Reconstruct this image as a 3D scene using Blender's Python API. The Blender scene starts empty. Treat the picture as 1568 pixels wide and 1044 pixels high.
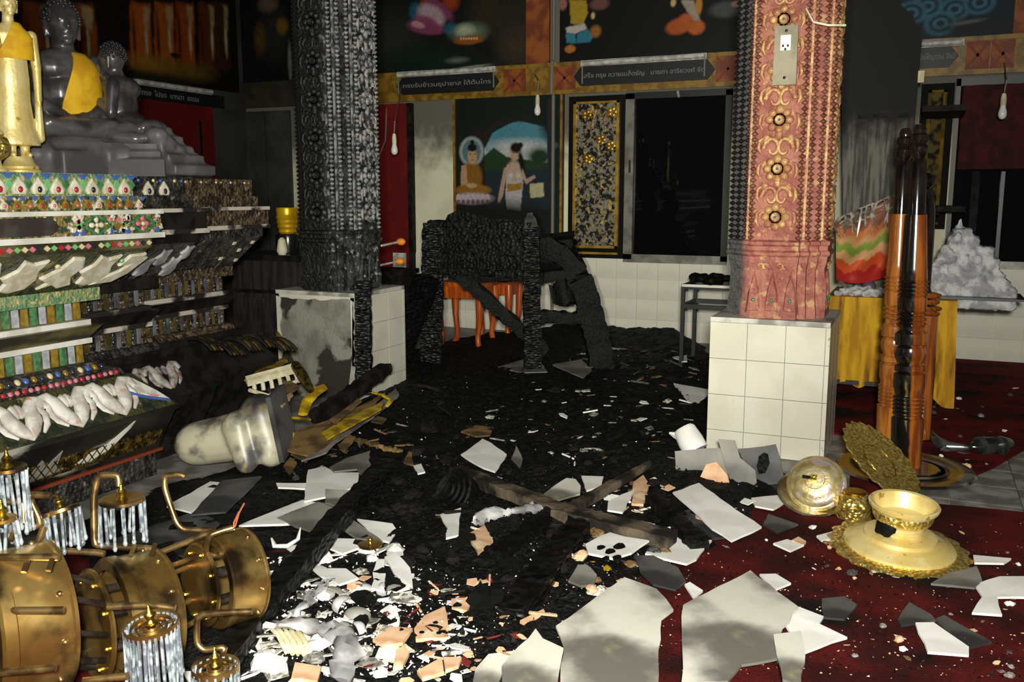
import bpy, math, random
import numpy as np
from mathutils import Vector, Matrix, noise, Euler

# ------------------------------------------------------------------ camera, world, light, exposure
SC = bpy.context.scene
COL = SC.collection
F, HCAM, YAW = 1400.0, 1.4, math.radians(24)
PITCH = math.atan(222 / 1400)
cam_d = bpy.data.cameras.new('camera'); cam_d.sensor_width = 36; cam_d.lens = 36 * F / 1568
cam_d.clip_start = 0.05
cam = bpy.data.objects.new('camera', cam_d); COL.objects.link(cam)
cam.location = (0, 0, HCAM); cam.rotation_euler = (math.pi / 2 - PITCH, 0, YAW)
SC.camera = cam
world = bpy.data.worlds.new('night'); SC.world = world; world.use_nodes = True
world.node_tree.nodes['Background'].inputs[0].default_value = (1.0, 0.99, 0.92, 1)
world.node_tree.nodes['Background'].inputs[1].default_value = 0.08
# the photographer's flash, held a little above and to the right of the lens
fl = bpy.data.lights.new('flash', 'AREA'); fl.shape = 'DISK'; fl.size = 0.16; fl.energy = 285; fl.color = (1.0, 0.98, 0.885)
flo = bpy.data.objects.new('flash', fl); COL.objects.link(flo)
flo.location = (0.10, -0.16, HCAM + 0.16); flo.rotation_euler = (math.pi / 2 - PITCH - math.radians(7), 0, YAW - math.radians(1))
# added fill spot beside the camera, brightens the back wall; no real lamp there
tl_ = bpy.data.lights.new('wall_fill', 'SPOT'); tl_.energy = 800; tl_.spot_size = math.radians(48); tl_.spot_blend = 1.0; tl_.shadow_soft_size = 0.04; tl_.color = (1.0, 0.98, 0.86)
tlo = bpy.data.objects.new('wall_fill', tl_); COL.objects.link(tlo)
tlo.location = (-0.12, -0.10, HCAM + 0.04); tlo.rotation_euler = (math.pi / 2 + math.radians(2.8), 0, YAW - math.radians(3.9))
SC.view_settings.view_transform = 'Standard'; SC.view_settings.look = 'None'
SC.view_settings.gamma = 1; SC.view_settings.exposure = 0.0
SC.view_settings.use_curve_mapping = False

R = random.Random(11)
# ------------------------------------------------------------------ picking points of the place
FWD = Vector((-math.sin(YAW) * math.cos(PITCH), math.cos(YAW) * math.cos(PITCH), -math.sin(PITCH)))
RT = Vector((math.cos(YAW), math.sin(YAW), 0)); UP = RT.cross(FWD); CP = Vector((0, 0, HCAM))
FH = Vector((-math.sin(YAW), math.cos(YAW), 0))
def ray(x, y): return FWD + RT * ((x - 784) / F) - UP * ((y - 522) / F)
def fz(x, y, z=0.0):
    d = ray(x, y); return CP + d * ((z - HCAM) / d.z)
def fx(x, y, X):
    d = ray(x, y); return CP + d * (X / d.x)
def fy(x, y, Y):
    d = ray(x, y); return CP + d * (Y / d.y)
def pd(x, y, dep): return CP + ray(x, y) * dep

# ------------------------------------------------------------------ mesh building
W = {}
def T(x, y, z): return Matrix.Translation((x, y, z))
def RZ(a): return Matrix.Rotation(a, 4, 'Z')
def RX(a): return Matrix.Rotation(a, 4, 'X')
def RY(a): return Matrix.Rotation(a, 4, 'Y')
def axis_to(d, roll=0):
    return Vector(d).to_track_quat('Z', 'Y').to_matrix().to_4x4() @ RZ(roll)
class MB:
    def __init__(s): s.v = []; s.f = []
    def add(s, vs, fs, M=None):
        o = len(s.v)
        for p in vs:
            p = Vector(p); s.v.append(tuple(M @ p if M is not None else p))
        s.f += [tuple(i + o for i in f) for f in fs]; return s
    def box(s, c, d, M=None, top=1.0):
        x, y, z = d[0] / 2, d[1] / 2, d[2] / 2; t = top
        vs = [(-x, -y, -z), (x, -y, -z), (x, y, -z), (-x, y, -z), (-x * t, -y * t, z), (x * t, -y * t, z), (x * t, y * t, z), (-x * t, y * t, z)]
        vs = [(a + c[0], b + c[1], e + c[2]) for a, b, e in vs]
        return s.add(vs, [(0, 3, 2, 1), (4, 5, 6, 7), (0, 1, 5, 4), (1, 2, 6, 5), (2, 3, 7, 6), (3, 0, 4, 7)], M)
    def box2(s, a, b, M=None):
        return s.box([(a[i] + b[i]) / 2 for i in range(3)], [abs(b[i] - a[i]) for i in range(3)], M)
    def prism(s, poly, z0, z1, M=None):
        n = len(poly)
        vs = [(p[0], p[1], z0) for p in poly] + [(p[0], p[1], z1) for p in poly]
        fs = [tuple(range(n - 1, -1, -1)), tuple(range(n, 2 * n))] + [(i, (i + 1) % n, n + (i + 1) % n, n + i) for i in range(n)]
        return s.add(vs, fs, M)
    def loft(s, rings, M=None, cap=True):
        n = len(rings[0]); vs = [p for r in rings for p in r]; fs = []
        for k in range(len(rings) - 1):
            for i in range(n):
                j = (i + 1) % n; fs.append((k * n + i, k * n + j, (k + 1) * n + j, (k + 1) * n + i))
        if cap:
            fs.append(tuple(range(n - 1, -1, -1))); o = (len(rings) - 1) * n; fs.append(tuple(range(o, o + n)))
        return s.add(vs, fs, M)
    def lathe(s, prof, n=24, M=None, lobes=0, amp=0.0, cap=True):
        rings = []
        for r, z in prof:
            rr = max(r, 1e-4)
            rings.append([(rr * (1 + amp * (r / prof_max(prof)) ** 6 * math.cos(lobes * 2 * math.pi * i / n)) * math.cos(2 * math.pi * i / n),
                           rr * (1 + amp * (r / prof_max(prof)) ** 6 * math.cos(lobes * 2 * math.pi * i / n)) * math.sin(2 * math.pi * i / n), z) for i in range(n)])
        return s.loft(rings, M, cap)
    def tube(s, pts, r, n=8, M=None, flat=1.0):
        pts = [Vector(p) for p in pts]; rs = r if isinstance(r, (list, tuple)) else [r] * len(pts)
        rings = []; nrm = None
        for i, p in enumerate(pts):
            t = (pts[min(i + 1, len(pts) - 1)] - pts[max(i - 1, 0)])
            if t.length < 1e-9: t = Vector((0, 0, 1))
            t.normalize()
            if nrm is None:
                nrm = t.cross(Vector((0, 0, 1)))
                if nrm.length < 0.05: nrm = t.cross(Vector((1, 0, 0)))
            nrm = (nrm - t * nrm.dot(t)).normalized(); b = t.cross(nrm)
            rings.append([p + nrm * (rs[i] * math.cos(2 * math.pi * k / n)) + b * (rs[i] * flat * math.sin(2 * math.pi * k / n)) for k in range(n)])
        return s.loft(rings, M)
    def ell(s, c, r, M=None, nu=12, nv=8):
        if not isinstance(r, (tuple, list)): r = (r, r, r)
        rings = []
        for k in range(nv + 1):
            th = math.pi * (k / nv) ; q = max(math.sin(th), 0.02)
            rings.append([(c[0] + r[0] * q * math.cos(2 * math.pi * i / nu), c[1] + r[1] * q * math.sin(2 * math.pi * i / nu), c[2] - r[2] * math.cos(th)) for i in range(nu)])
        return s.loft(rings, M)
    def cap(s, p0, r0, p1, r1, n=10, M=None):
        p0, p1 = Vector(p0), Vector(p1); d = (p1 - p0); L = max(d.length, 1e-6); d = d / L
        pts = []; rs = []
        for k in range(4):
            a = math.pi / 2 * (1 - k / 4); pts.append(p0 - d * r0 * math.sin(a)); rs.append(max(r0 * math.cos(a), r0 * .05))
        pts.append(p0); rs.append(r0); pts.append(p1); rs.append(r1)
        for k in range(1, 5):
            a = math.pi / 2 * k / 4; pts.append(p1 + d * r1 * math.sin(a)); rs.append(max(r1 * math.cos(a), r1 * .05))
        return s.tube(pts, rs, n, M)
    def mesh(s, name, smooth=None):
        me = bpy.data.meshes.new(name); me.from_pydata(s.v, [], s.f)
        if smooth:
            me.shade_smooth(); me.set_sharp_from_angle(angle=math.radians(smooth))
        return me
    def obj(s, name, m, parent=None, smooth=None, world=False, M=None, kind=None, label=None):
        return mkobj(name, s.mesh(name, smooth), m, parent, world, M, kind, label)
_pm = {}
def prof_max(p):
    k = id(p)
    if k not in _pm: _pm[k] = (max(r for r, z in p), p)
    return _pm[k][0]
def mkobj(name, me, m, parent=None, world=False, M=None, kind=None, label=None):
    o = bpy.data.objects.new(name, me); COL.objects.link(o)
    if m is not None and not me.materials: me.materials.append(m)
    B = M if M is not None else Matrix.Identity(4)
    if M is not None: o.matrix_basis = M
    if parent is not None:
        o.parent = parent
        if world: o.matrix_parent_inverse = W[parent].inverted(); W[o] = B
        else: W[o] = W[parent] @ B
    else: W[o] = B
    if kind: o['kind'] = kind
    if label: o['label'] = label
    return o
def thing(name, label, cat, loc=(0, 0, 0), rz=0.0, group=None, M=None):
    o = bpy.data.objects.new(name, None); COL.objects.link(o); o.empty_display_size = 0.1
    o.matrix_basis = M if M is not None else T(*loc) @ RZ(rz); W[o] = o.matrix_basis.copy()
    return tag(o, label, cat, group)
def tag(o, label, cat, group=None, kind=None):
    o['label'] = label; o['category'] = cat
    if group: o['group'] = group
    if kind: o['kind'] = kind
    return o
def struct(o, label=None, cat=None):
    o['kind'] = 'structure'
    if label: o['label'] = label; o['category'] = cat
    return o
def remesh(o, vox, smooth=4):
    m = o.modifiers.new('remesh', 'REMESH'); m.mode = 'VOXEL'; m.voxel_size = vox; m.use_smooth_shade = True
    if smooth:
        k = o.modifiers.new('smooth', 'SMOOTH'); k.iterations = smooth; k.factor = 0.5
    return o
def text_part(body, width, height, M, m, parent, name='lettering'):
    c = bpy.data.curves.new('text', 'FONT'); c.body = body; c.size = 1; c.align_x = 'CENTER'; c.align_y = 'CENTER'; c.extrude = 0.01
    o = bpy.data.objects.new('text', c); COL.objects.link(o)
    me = bpy.data.meshes.new_from_object(o.evaluated_get(bpy.context.evaluated_depsgraph_get()))
    bpy.data.objects.remove(o); bpy.data.curves.remove(c)
    co = np.empty(len(me.vertices) * 3); me.vertices.foreach_get('co', co); co = co.reshape(-1, 3)
    lo, hi = co.min(0), co.max(0); co = (co - (lo + hi) / 2) * [width / (hi[0] - lo[0]), height / (hi[1] - lo[1]), 0.2]
    me.vertices.foreach_set('co', co.ravel()); me.name = name
    return mkobj(name, me, m, parent, True, M, 'stuff')

# ------------------------------------------------------------------ materials
MATS = {}
def mat(name, c1, c2=None, rough=0.6, metal=0.0, scale=8, ramp=(0.4, 0.6), bump=0.0, bscale=60, bkind='noise', coat=0.0,
        soot=None, detail=6, stretch=None, spec=0.5, c3=None, s3=20, r3=(0.55, 0.65)):
    if name in MATS: return MATS[name]
    m = bpy.data.materials.new(name); m.use_nodes = True; MATS[name] = m
    nt = m.node_tree; N = nt.nodes; L = nt.links; b = N['Principled BSDF']
    b.inputs['Roughness'].default_value = rough; b.inputs['Metallic'].default_value = metal
    b.inputs['Specular IOR Level'].default_value = spec
    if coat: b.inputs['Coat Weight'].default_value = coat; b.inputs['Coat Roughness'].default_value = 0.12
    tc = N.new('ShaderNodeTexCoord'); src = tc.outputs['Object']
    if stretch:
        mp = N.new('ShaderNodeMapping'); mp.inputs['Scale'].default_value = stretch; L.new(src, mp.inputs[0]); vec = mp.outputs[0]
    else: vec = src
    def noi(sc, lo, hi, det=detail):
        n = N.new('ShaderNodeTexNoise'); n.inputs['Scale'].default_value = sc; n.inputs['Detail'].default_value = det; L.new(vec, n.inputs['Vector'])
        r = N.new('ShaderNodeMapRange'); r.interpolation_type = 'SMOOTHSTEP'
        r.inputs['From Min'].default_value = lo; r.inputs['From Max'].default_value = hi; L.new(n.outputs['Fac'], r.inputs['Value'])
        return r.outputs[0]
    def mix(a, bcol, fac):
        x = N.new('ShaderNodeMix'); x.data_type = 'RGBA'
        for sock, v in ((x.inputs[6], a), (x.inputs[7], bcol)):
            if isinstance(v, tuple): sock.default_value = (*v, 1)
            else: L.new(v, sock)
        L.new(fac, x.inputs[0]); return x.outputs[2]
    cur = c1
    if c2 is not None: cur = mix(cur, c2, noi(scale, *ramp))
    if c3 is not None: cur = mix(cur, c3, noi(s3, *r3))
    if soot:   # (axis, from, to, noise amount, its colour): smoke deposit along one axis; on plaster_wall it paints shade
        ax, lo, hi, amt, scol = soot
        sx = N.new('ShaderNodeSeparateXYZ'); L.new(src, sx.inputs[0])
        n = N.new('ShaderNodeTexNoise'); n.inputs['Scale'].default_value = 9; n.inputs['Detail'].default_value = 5; L.new(src, n.inputs['Vector'])
        ma = N.new('ShaderNodeMath'); ma.operation = 'MULTIPLY_ADD'; ma.inputs[1].default_value = amt; L.new(n.outputs['Fac'], ma.inputs[0]); L.new(sx.outputs[ax], ma.inputs[2])
        r = N.new('ShaderNodeMapRange'); r.interpolation_type = 'SMOOTHSTEP'; r.inputs['From Min'].default_value = lo + amt / 2; r.inputs['From Max'].default_value = hi + amt / 2
        L.new(ma.outputs[0], r.inputs['Value']); cur = mix(cur, scol, r.outputs[0])
    if isinstance(cur, tuple): b.inputs['Base Color'].default_value = (*cur, 1)
    else: L.new(cur, b.inputs['Base Color'])
    if bump:
        if bkind == 'noise':
            n = N.new('ShaderNodeTexNoise'); n.inputs['Scale'].default_value = bscale; n.inputs['Detail'].default_value = 8; h = n.outputs['Fac']
        else:
            n = N.new('ShaderNodeTexVoronoi'); n.inputs['Scale'].default_value = bscale; n.feature = 'DISTANCE_TO_EDGE' if bkind == 'crack' else 'F1'; h = n.outputs['Distance']
        L.new(vec, n.inputs['Vector'])
        bp = N.new('ShaderNodeBump'); bp.inputs['Strength'].default_value = bump; bp.inputs['Distance'].default_value = 0.02
        L.new(h, bp.inputs['Height']); L.new(bp.outputs[0], b.inputs['Normal'])
    return m
def paint_mat(name='painted_surface', rough=0.55):
    if name in MATS: return MATS[name]
    m = bpy.data.materials.new(name); m.use_nodes = True; MATS[name] = m
    b = m.node_tree.nodes['Principled BSDF']; b.inputs['Roughness'].default_value = rough; b.inputs['Specular IOR Level'].default_value = 0.25
    a = m.node_tree.nodes.new('ShaderNodeAttribute'); a.attribute_name = 'Col'; m.node_tree.links.new(a.outputs['Color'], b.inputs['Base Color'])
    return m
def lin(r, g, b):
    return tuple((c / 255 / 12.92 if c / 255 <= 0.04045 else ((c / 255 + 0.055) / 1.055) ** 2.4) for c in (r, g, b))

white_tile = mat('white_glazed_tile', lin(212, 209, 192), lin(202, 198, 180), 0.25, scale=3, c3=lin(150, 146, 134), s3=14, r3=(0.70, 0.74), spec=0.3)
grout = mat('grout', lin(168, 164, 148), lin(140, 136, 122), 0.9)
wall_tile = mat('wall_tile_white', lin(228, 225, 208), lin(214, 211, 194), 0.4, scale=2, spec=0.3)
plaster_wall = mat('pale_plaster_wall', lin(230, 227, 196), lin(216, 213, 182), 0.8, scale=2, soot=(2, 1.55, 2.15, 0.6, lin(104, 102, 92)))  # shade over the upper wall painted into the colour through the soot mask
dark_wall = mat('smoked_dark_wall', lin(58, 58, 54), lin(42, 42, 40), 0.7, scale=2)
char = mat('charcoal', (0.004, 0.004, 0.004), (0.0015, 0.0015, 0.0015), 0.6, scale=30, bump=0.6, bscale=45, spec=0.18)
char_rib = mat('alligator_char', (0.006, 0.006, 0.0065), (0.002, 0.002, 0.002), 0.42, scale=20, bump=0.8, bscale=24, bkind='F1', stretch=(1, 1, 2.2), spec=0.3)
char_wood = mat('charred_brown_wood', lin(36, 31, 27), lin(11, 10, 10), 0.7, scale=10, spec=0.2, bump=0.4, bscale=40)
black_paint = mat('black_lacquer', (0.008, 0.008, 0.008), None, 0.22)
red_paint = mat('dark_red_paint', lin(116, 18, 16), lin(96, 12, 12), 0.5, scale=3)
gold_paint = mat('ochre_gold_paint', lin(146, 112, 30), lin(112, 80, 18), 0.5, scale=12)
orange_paint = mat('orange_brown_paint', lin(150, 78, 24), lin(112, 50, 16), 0.6, scale=8)
brown_red = mat('brown_red_paint', lin(120, 48, 20), None, 0.6)
gold = mat('polished_gold', lin(232, 200, 96), lin(206, 168, 66), 0.28, 1.0, scale=18, bump=0.25, bscale=70)
gold_emb = mat('embossed_gold', lin(240, 218, 132), lin(196, 160, 66), 0.34, 0.85, scale=60, bump=0.4, bscale=64, bkind='F1')
gold_matte = mat('worn_pale_gold', lin(236, 218, 152), lin(224, 198, 120), 0.42, 0.35, scale=10, c3=lin(168, 138, 62), s3=24, r3=(0.62, 0.7), bump=0.1, bscale=60)
gold_dark = mat('sooty_gold', lin(120, 96, 40), lin(40, 34, 20), 0.45, 0.7, scale=30)
brass = mat('tarnished_brass', lin(196, 164, 98), lin(150, 116, 60), 0.3, 0.85, scale=7, c3=lin(64, 50, 34), s3=5, r3=(0.5, 0.66))
brass_rod = mat('brass_rod', lin(190, 158, 104), lin(120, 96, 62), 0.35, 0.9, scale=20)
iron_rod = mat('dark_iron_rod', lin(70, 60, 52), lin(40, 36, 34), 0.45, 0.7, scale=30)
steel_black = mat('black_steel', (0.012, 0.014, 0.014), None, 0.4)
conduit = mat('grey_conduit', lin(120, 118, 110), None, 0.6)
white_enamel = mat('white_enamel', lin(206, 204, 198), lin(165, 162, 156), 0.5, scale=14)
alu = mat('grey_aluminium', lin(138, 136, 126), lin(110, 108, 100), 0.4, 0.3)
glass_night = mat('dark_window_glass', (0.004, 0.004, 0.005), None, 0.02, spec=0.15)
black_plaque = mat('black_plaque', lin(16, 19, 22), None, 0.5)
letter = mat('pale_lettering', lin(128, 130, 126), None, 0.7)
carpet_m = mat('red_carpet', lin(94, 19, 17), lin(50, 8, 8), 0.95, scale=3.5, ramp=(0.35, 0.65), c3=lin(18, 12, 12), s3=2.2, r3=(0.50, 0.68), bump=0.5, bscale=160, spec=0.15)
carpet_clean = mat('red_carpet_far', lin(104, 14, 12), lin(74, 8, 8), 0.95, scale=2, c3=lin(20, 10, 10), s3=3, r3=(0.48, 0.64), bump=0.4, bscale=160, spec=0.15)
floor_tile = mat('grey_floor_tile', lin(150, 148, 142), lin(104, 102, 98), 0.5, scale=6)
stone_black = mat('black_statue_metal', lin(104, 102, 103), lin(62, 60, 62), 0.3, 0.4, scale=7, spec=0.5)
grey_base = mat('grey_statue_plinth', lin(104, 100, 102), lin(78, 75, 77), 0.5, scale=6)
yellow_cloth = mat('yellow_sash_cloth', lin(226, 180, 22), lin(200, 150, 14), 0.75, scale=10)
cloth_mustard = mat('mustard_tablecloth', lin(214, 164, 26), lin(176, 126, 16), 0.85, scale=4, stretch=(3, 3, 0.6), c3=lin(96, 66, 14), s3=3, r3=(0.55, 0.7))
orange_wood = mat('orange_varnished_wood', lin(190, 92, 24), lin(150, 62, 14), 0.35, scale=6, stretch=(4, 4, 0.6))
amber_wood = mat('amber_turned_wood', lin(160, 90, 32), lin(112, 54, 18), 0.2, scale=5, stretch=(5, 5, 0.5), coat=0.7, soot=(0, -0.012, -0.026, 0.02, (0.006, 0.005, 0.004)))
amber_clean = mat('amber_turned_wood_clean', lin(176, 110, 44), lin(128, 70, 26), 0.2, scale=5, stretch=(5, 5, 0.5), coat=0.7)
burnt_gloss = mat('burnt_glossy_wood', lin(30, 20, 16), lin(12, 9, 8), 0.15, scale=12, coat=0.7)
sheet_white = mat('white_plaster_sheet', lin(246, 245, 241), lin(228, 226, 220), 0.75, scale=5, c3=lin(140, 138, 132), s3=6, r3=(0.66, 0.82))
half_burnt = mat('half_burnt_wood', lin(96, 84, 70), lin(30, 26, 23), 0.75, scale=7, bump=0.4, bscale=40, spec=0.2)
sheet_grey = mat('smoked_grey_sheet', lin(150, 147, 138), lin(92, 90, 85), 0.65, scale=3.2, ramp=(0.35, 0.66))
sheet_dark = mat('sooty_dark_sheet', lin(86, 85, 84), lin(44, 44, 45), 0.6, scale=4)
sheet_yel = mat('smoke_stained_sheet', lin(220, 217, 204), lin(108, 106, 98), 0.6, scale=2.2, ramp=(0.42, 0.60), c3=lin(190, 182, 130), s3=4, r3=(0.62, 0.8))
sheet_brown = mat('scorched_brown_board', lin(140, 112, 66), lin(84, 64, 34), 0.7, scale=7)
terracotta = mat('terracotta', lin(226, 188, 150), lin(206, 158, 120), 0.85, scale=10, c3=lin(228, 210, 172), s3=6, r3=(0.58, 0.66))
terra_dark = mat('red_brown_shard', lin(104, 26, 20), None, 0.7)
yellow_frame = mat('yellow_moulding', lin(196, 166, 24), lin(128, 100, 18), 0.5, scale=10)
cream = mat('cream_plastic', lin(226, 218, 188), lin(196, 186, 148), 0.6, scale=10)
cloth_grey = mat('singed_grey_cloth', lin(196, 194, 194), lin(130, 128, 130), 0.9, scale=7)
ash_white = mat('white_ash', lin(212, 212, 214), lin(160, 160, 162), 0.95, scale=14, bump=1.0, bscale=30)
crystal = mat('glass_rod', lin(160, 170, 176), lin(96, 104, 112), 0.08, 0.0, scale=40, coat=1.0, spec=1.0)
bulb_white = mat('bulb_white_glass', lin(232, 232, 226), None, 0.2)
orange_plastic = mat('orange_plastic', lin(222, 132, 24), None, 0.5)

# ------------------------------------------------------------------ painted pictures (flat print as colour on a fine grid)
class Canvas:
    def __init__(s, plane, const, px0, px1, z0, z1, n, bg):
        s.plane, s.const = plane, const
        a, b = s.loc(px0, 300)[0], s.loc(px1, 300)[0]
        s.a, s.b, s.z0, s.z1 = a, b, z0, z1
        s.nx = n; s.ny = max(8, int(n * (z1 - z0) / abs(b - a)))
        U, V = np.meshgrid(np.linspace(a, b, s.nx), np.linspace(z0, z1, s.ny)); s.U, s.V = U, V
        s.c = np.zeros((s.ny, s.nx, 3)); s.c[:] = bg
    def loc(s, x, y):
        p = fy(x, y, s.const) if s.plane == 'Y' else fx(x, y, s.const)
        return (p.x if s.plane == 'Y' else p.y), p.z
    def put(s, m, col): s.c += (np.array(col) - s.c) * m[..., None]
    def ell(s, x, y, rx, ry, col, soft=0.25, rot=0.0, a=1.0):
        u, v = s.loc(x, y); k = abs(s.loc(x + 1, y)[0] - u); h = abs(s.loc(x, y + 1)[1] - v)
        du, dv = s.U - u, s.V - v; c, n = math.cos(rot), math.sin(rot)
        d = np.sqrt(((du * c + dv * n) / (rx * k)) ** 2 + ((-du * n + dv * c) / (ry * h)) ** 2)
        s.put(np.clip((1 + soft - d) / (2 * soft), 0, 1) * a, col)
    def poly(s, pts, col, a=1.0):
        q = [s.loc(*p) for p in pts]; ins = np.zeros(s.U.shape, bool); n = len(q)
        for i in range(n):
            (x0, y0), (x1, y1) = q[i], q[(i + 1) % n]
            if y0 == y1: continue
            c = ((s.V < y0) != (s.V < y1)) & (s.U < (x1 - x0) * (s.V - y0) / (y1 - y0) + x0); ins ^= c
        m = ins.astype(float); mm = m.copy()
        mm[1:-1, 1:-1] = (m[1:-1, 1:-1] * 2 + m[:-2, 1:-1] + m[2:, 1:-1] + m[1:-1, :-2] + m[1:-1, 2:]) / 6
        s.put(mm * a, col)
    def speck(s, seed, amt):
        r = np.random.RandomState(seed); g = r.rand(s.ny // 3 + 2, s.nx // 3 + 2)
        g = np.kron(g, np.ones((3, 3)))[:s.ny, :s.nx]; s.c *= (1 - amt / 2 + amt * g)[..., None]
    def build(s, name, parent, gain=1.0):
        n = s.nx * s.ny
        co = np.zeros((n, 3)); co[:, 2] = s.V.ravel()
        if s.plane == 'Y': co[:, 0] = s.U.ravel(); co[:, 1] = s.const
        else: co[:, 1] = s.U.ravel(); co[:, 0] = s.const
        i = np.arange(n).reshape(s.ny, s.nx)
        fq = np.stack([i[:-1, :-1], i[:-1, 1:], i[1:, 1:], i[1:, :-1]], -1).reshape(-1, 4)
        me = bpy.data.meshes.new(name); me.vertices.add(n); me.vertices.foreach_set('co', co.ravel())
        me.loops.add(len(fq) * 4); me.loops.foreach_set('vertex_index', fq.ravel().astype(np.int32))
        me.polygons.add(len(fq)); me.polygons.foreach_set('loop_start', np.arange(0, len(fq) * 4, 4, dtype=np.int32))
        me.update(calc_edges=True)
        at = me.color_attributes.new('Col', 'FLOAT_COLOR', 'POINT')
        c4 = np.ones((n, 4)); c4[:, :3] = np.clip(s.c.reshape(-1, 3) * gain, 0, 0.9); at.data.foreach_set('color', c4.ravel())
        return mkobj(name, me, paint_mat(), parent, True)

YB, XL = 8.7, -7.25
def bX(x, y=300, Y=YB): return fy(x, y, Y).x
# ------------------------------------------------------------------ the room
fb = MB(); fb.box2((XL - 0.3, -3, -0.2), (4.2, YB + 0.3, -0.011)); floor = struct(fb.obj('floor', grout))
k = 0
ft = MB(); ft.box((0, 0, -0.0055), (0.296, 0.296, 0.011)); ft_me = ft.mesh('floor_tile')
for ix in range(-2, 8):
    for iy in range(13, 21):
        mkobj('floor_tile', ft_me, floor_tile, floor, M=T(0.05 + ix * 0.3, iy * 0.3 - 0.07, 0))
rest = MB()
for a, b in (((XL, -3), (-0.7, 3.68)), ((-0.7, -3), (4.2, 3.68)), ((XL, 6.08), (-0.7, YB)), ((-0.7, 6.08), (4.2, YB)), ((XL, 3.68), (-0.7, 6.08)), ((2.3, 3.68), (4.2, 6.08))):
    rest.box2((a[0], a[1], -0.011), (b[0], b[1], -0.001))
rest.obj('tiled_underlay', floor_tile, floor, kind='stuff')
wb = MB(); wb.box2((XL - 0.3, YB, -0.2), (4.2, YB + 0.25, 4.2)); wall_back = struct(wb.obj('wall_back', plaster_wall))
wl = MB(); wl.box2((XL - 0.25, -3, -0.2), (XL, YB, 4.2)); wall_left = struct(wl.obj('wall_left', dark_wall))
ce = MB(); ce.box2((XL - 0.3, -3, 4.2), (4.2, YB + 0.25, 4.35)); struct(ce.obj('ceiling', dark_wall))
# glazed tiles of the lower wall
tl = MB(); tl.box((0, 0, 0), (0.2075, 0.012, 0.1955)); tl_me = tl.mesh('tile')
for i in range(-26, 8):
    for j in range(4):
        x = i * 0.21 + 0.1
        if -5.0 < x < -1.1 or 0.2 < x: mkobj('tile', tl_me, wall_tile, wall_back, M=T(x, YB - 0.006, 0.1 + j * 0.198))
# smoke-dark panels of the far corner
for x0, x1 in ((384, 412), (414, 450), (330, 376)):
    a, b = bX(x0), bX(x1)
    if x0 < 378: continue
    m = MB(); m.box2((a, YB - 0.03, 0), (b, YB, 2.36)); m.obj('wall_panel', dark_wall, wall_back)
# ---- the ochre frieze between the windows and the wall paintings
fr = struct(MB().box2((-5.75, YB - 0.05, 2.40), (2.6, YB, 2.68)).obj('trim_1', gold_paint))
struct(MB().box2((XL, YB - 0.05, 2.40), (-5.75, YB, 2.68)).obj('trim_4', mat('smoked_ochre', lin(48, 42, 26), lin(30, 28, 22), .7)))
for z in (2.405, 2.672):
    MB().box2((-5.75, YB - 0.065, z - 0.018), (2.6, YB - 0.045, z + 0.018)).obj('gilt_edge', gold_paint, fr)
def crossed_panel(x0, x1):
    a, b = bX(x0, 120), bX(x1, 120); c = (a + b) / 2
    p = MB().box2((a, YB - 0.058, 2.43), (b, YB - 0.04, 2.65)).obj('painted_panel', orange_paint, fr)
    for s in (-1, 1):
        m = MB(); L = math.hypot(b - a, 0.22) * 0.95
        m.box((0, 0, 0), (L, 0.012, 0.022), T(c, YB - 0.062, 2.54) @ RY(s * math.atan2(0.22, b - a)))
        m.obj('cross_bar', brown_red, p, world=True)
for a, b in ((852, 884), (1098, 1135), (775, 808), (1476, 1512), (1514, 1550)): crossed_panel(a, b)
def plaque(x0, x1, body, label, tips=(1, 1), tw=0.86):
    a, b = bX(x0, 115), bX(x1, 115); z0, z1, zc = 2.455, 2.63, 2.5425; t = 0.07
    pts = [(a + t, z0), (b - t, z0), (b, zc), (b - t, z1), (a + t, z1), (a, zc)]
    th = thing('name_plaque', label, 'plaque', ((a + b) / 2, YB - 0.06, zc))
    MB().prism([(x, z) for x, z in pts], 0, 0.022, T(0, YB - 0.048, 0) @ RX(math.pi / 2)).obj('plaque_board', black_plaque, th, world=True)
    text_part(body, (b - a) * tw, 0.062, T((a + b) / 2, YB - 0.073, zc) @ RX(math.pi / 2), letter, th)
plaque(612, 768, 'ทรงรับข้าวมธุปายาส ใต้ต้นไทร', 'black plaque with pale lettering under the dark seated-figure mural')
plaque(882, 1097, 'เสร็จ ทรุย ถวายเมล็ดธัญ   นายกา อาริยวงศ์ จัด', 'black plaque with two groups of pale lettering above the lacquer shutter')
plaque(1385, 1466, 'ทรงบำเพ็ญทาน จึงมี', 'black plaque beside the charred board under the blue mural')
def lamp(p0, p1, label, wall='Y', brackets=True):
    th = thing('fluorescent_lamp', label, 'lamp', tuple((p0 + p1) / 2))
    n = Vector((0, -1, 0)) if wall == 'Y' else Vector((1, 0, 0))
    d = (p1 - p0)
    m = MB(); m.tube([p0 + n * 0.06, p0 + n * 0.06 + d * 0.02, p0 + n * 0.06 + d * .98, p1 + n * 0.06], 0.024, 10); m.obj('tube', white_enamel, th, 40, True)
    c = (p0 + p1) / 2 + n * 0.025
    sz = (abs(d.x) + 0.03, 0.05, 0.055) if wall == 'Y' else (0.05, abs(d.y) + 0.03, 0.055)
    MB().box(c, sz).obj('housing', white_enamel, th, world=True)
    if brackets:
        for q in (p0, p1):
            MB().box(q + n * 0.045 + Vector((0, 0, -0.09)), (0.012, 0.012, 0.19)).obj('bracket', conduit, th, world=True)
def bp(x, y): q = fy(x, y, YB - 0.05); return q
lamp(Vector((bX(617, 115), YB - .05, 2.655)), Vector((bX(762, 108), YB - .05, 2.665)), 'dusty unlit tube lamp above the left black plaque of the back wall')
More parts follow.
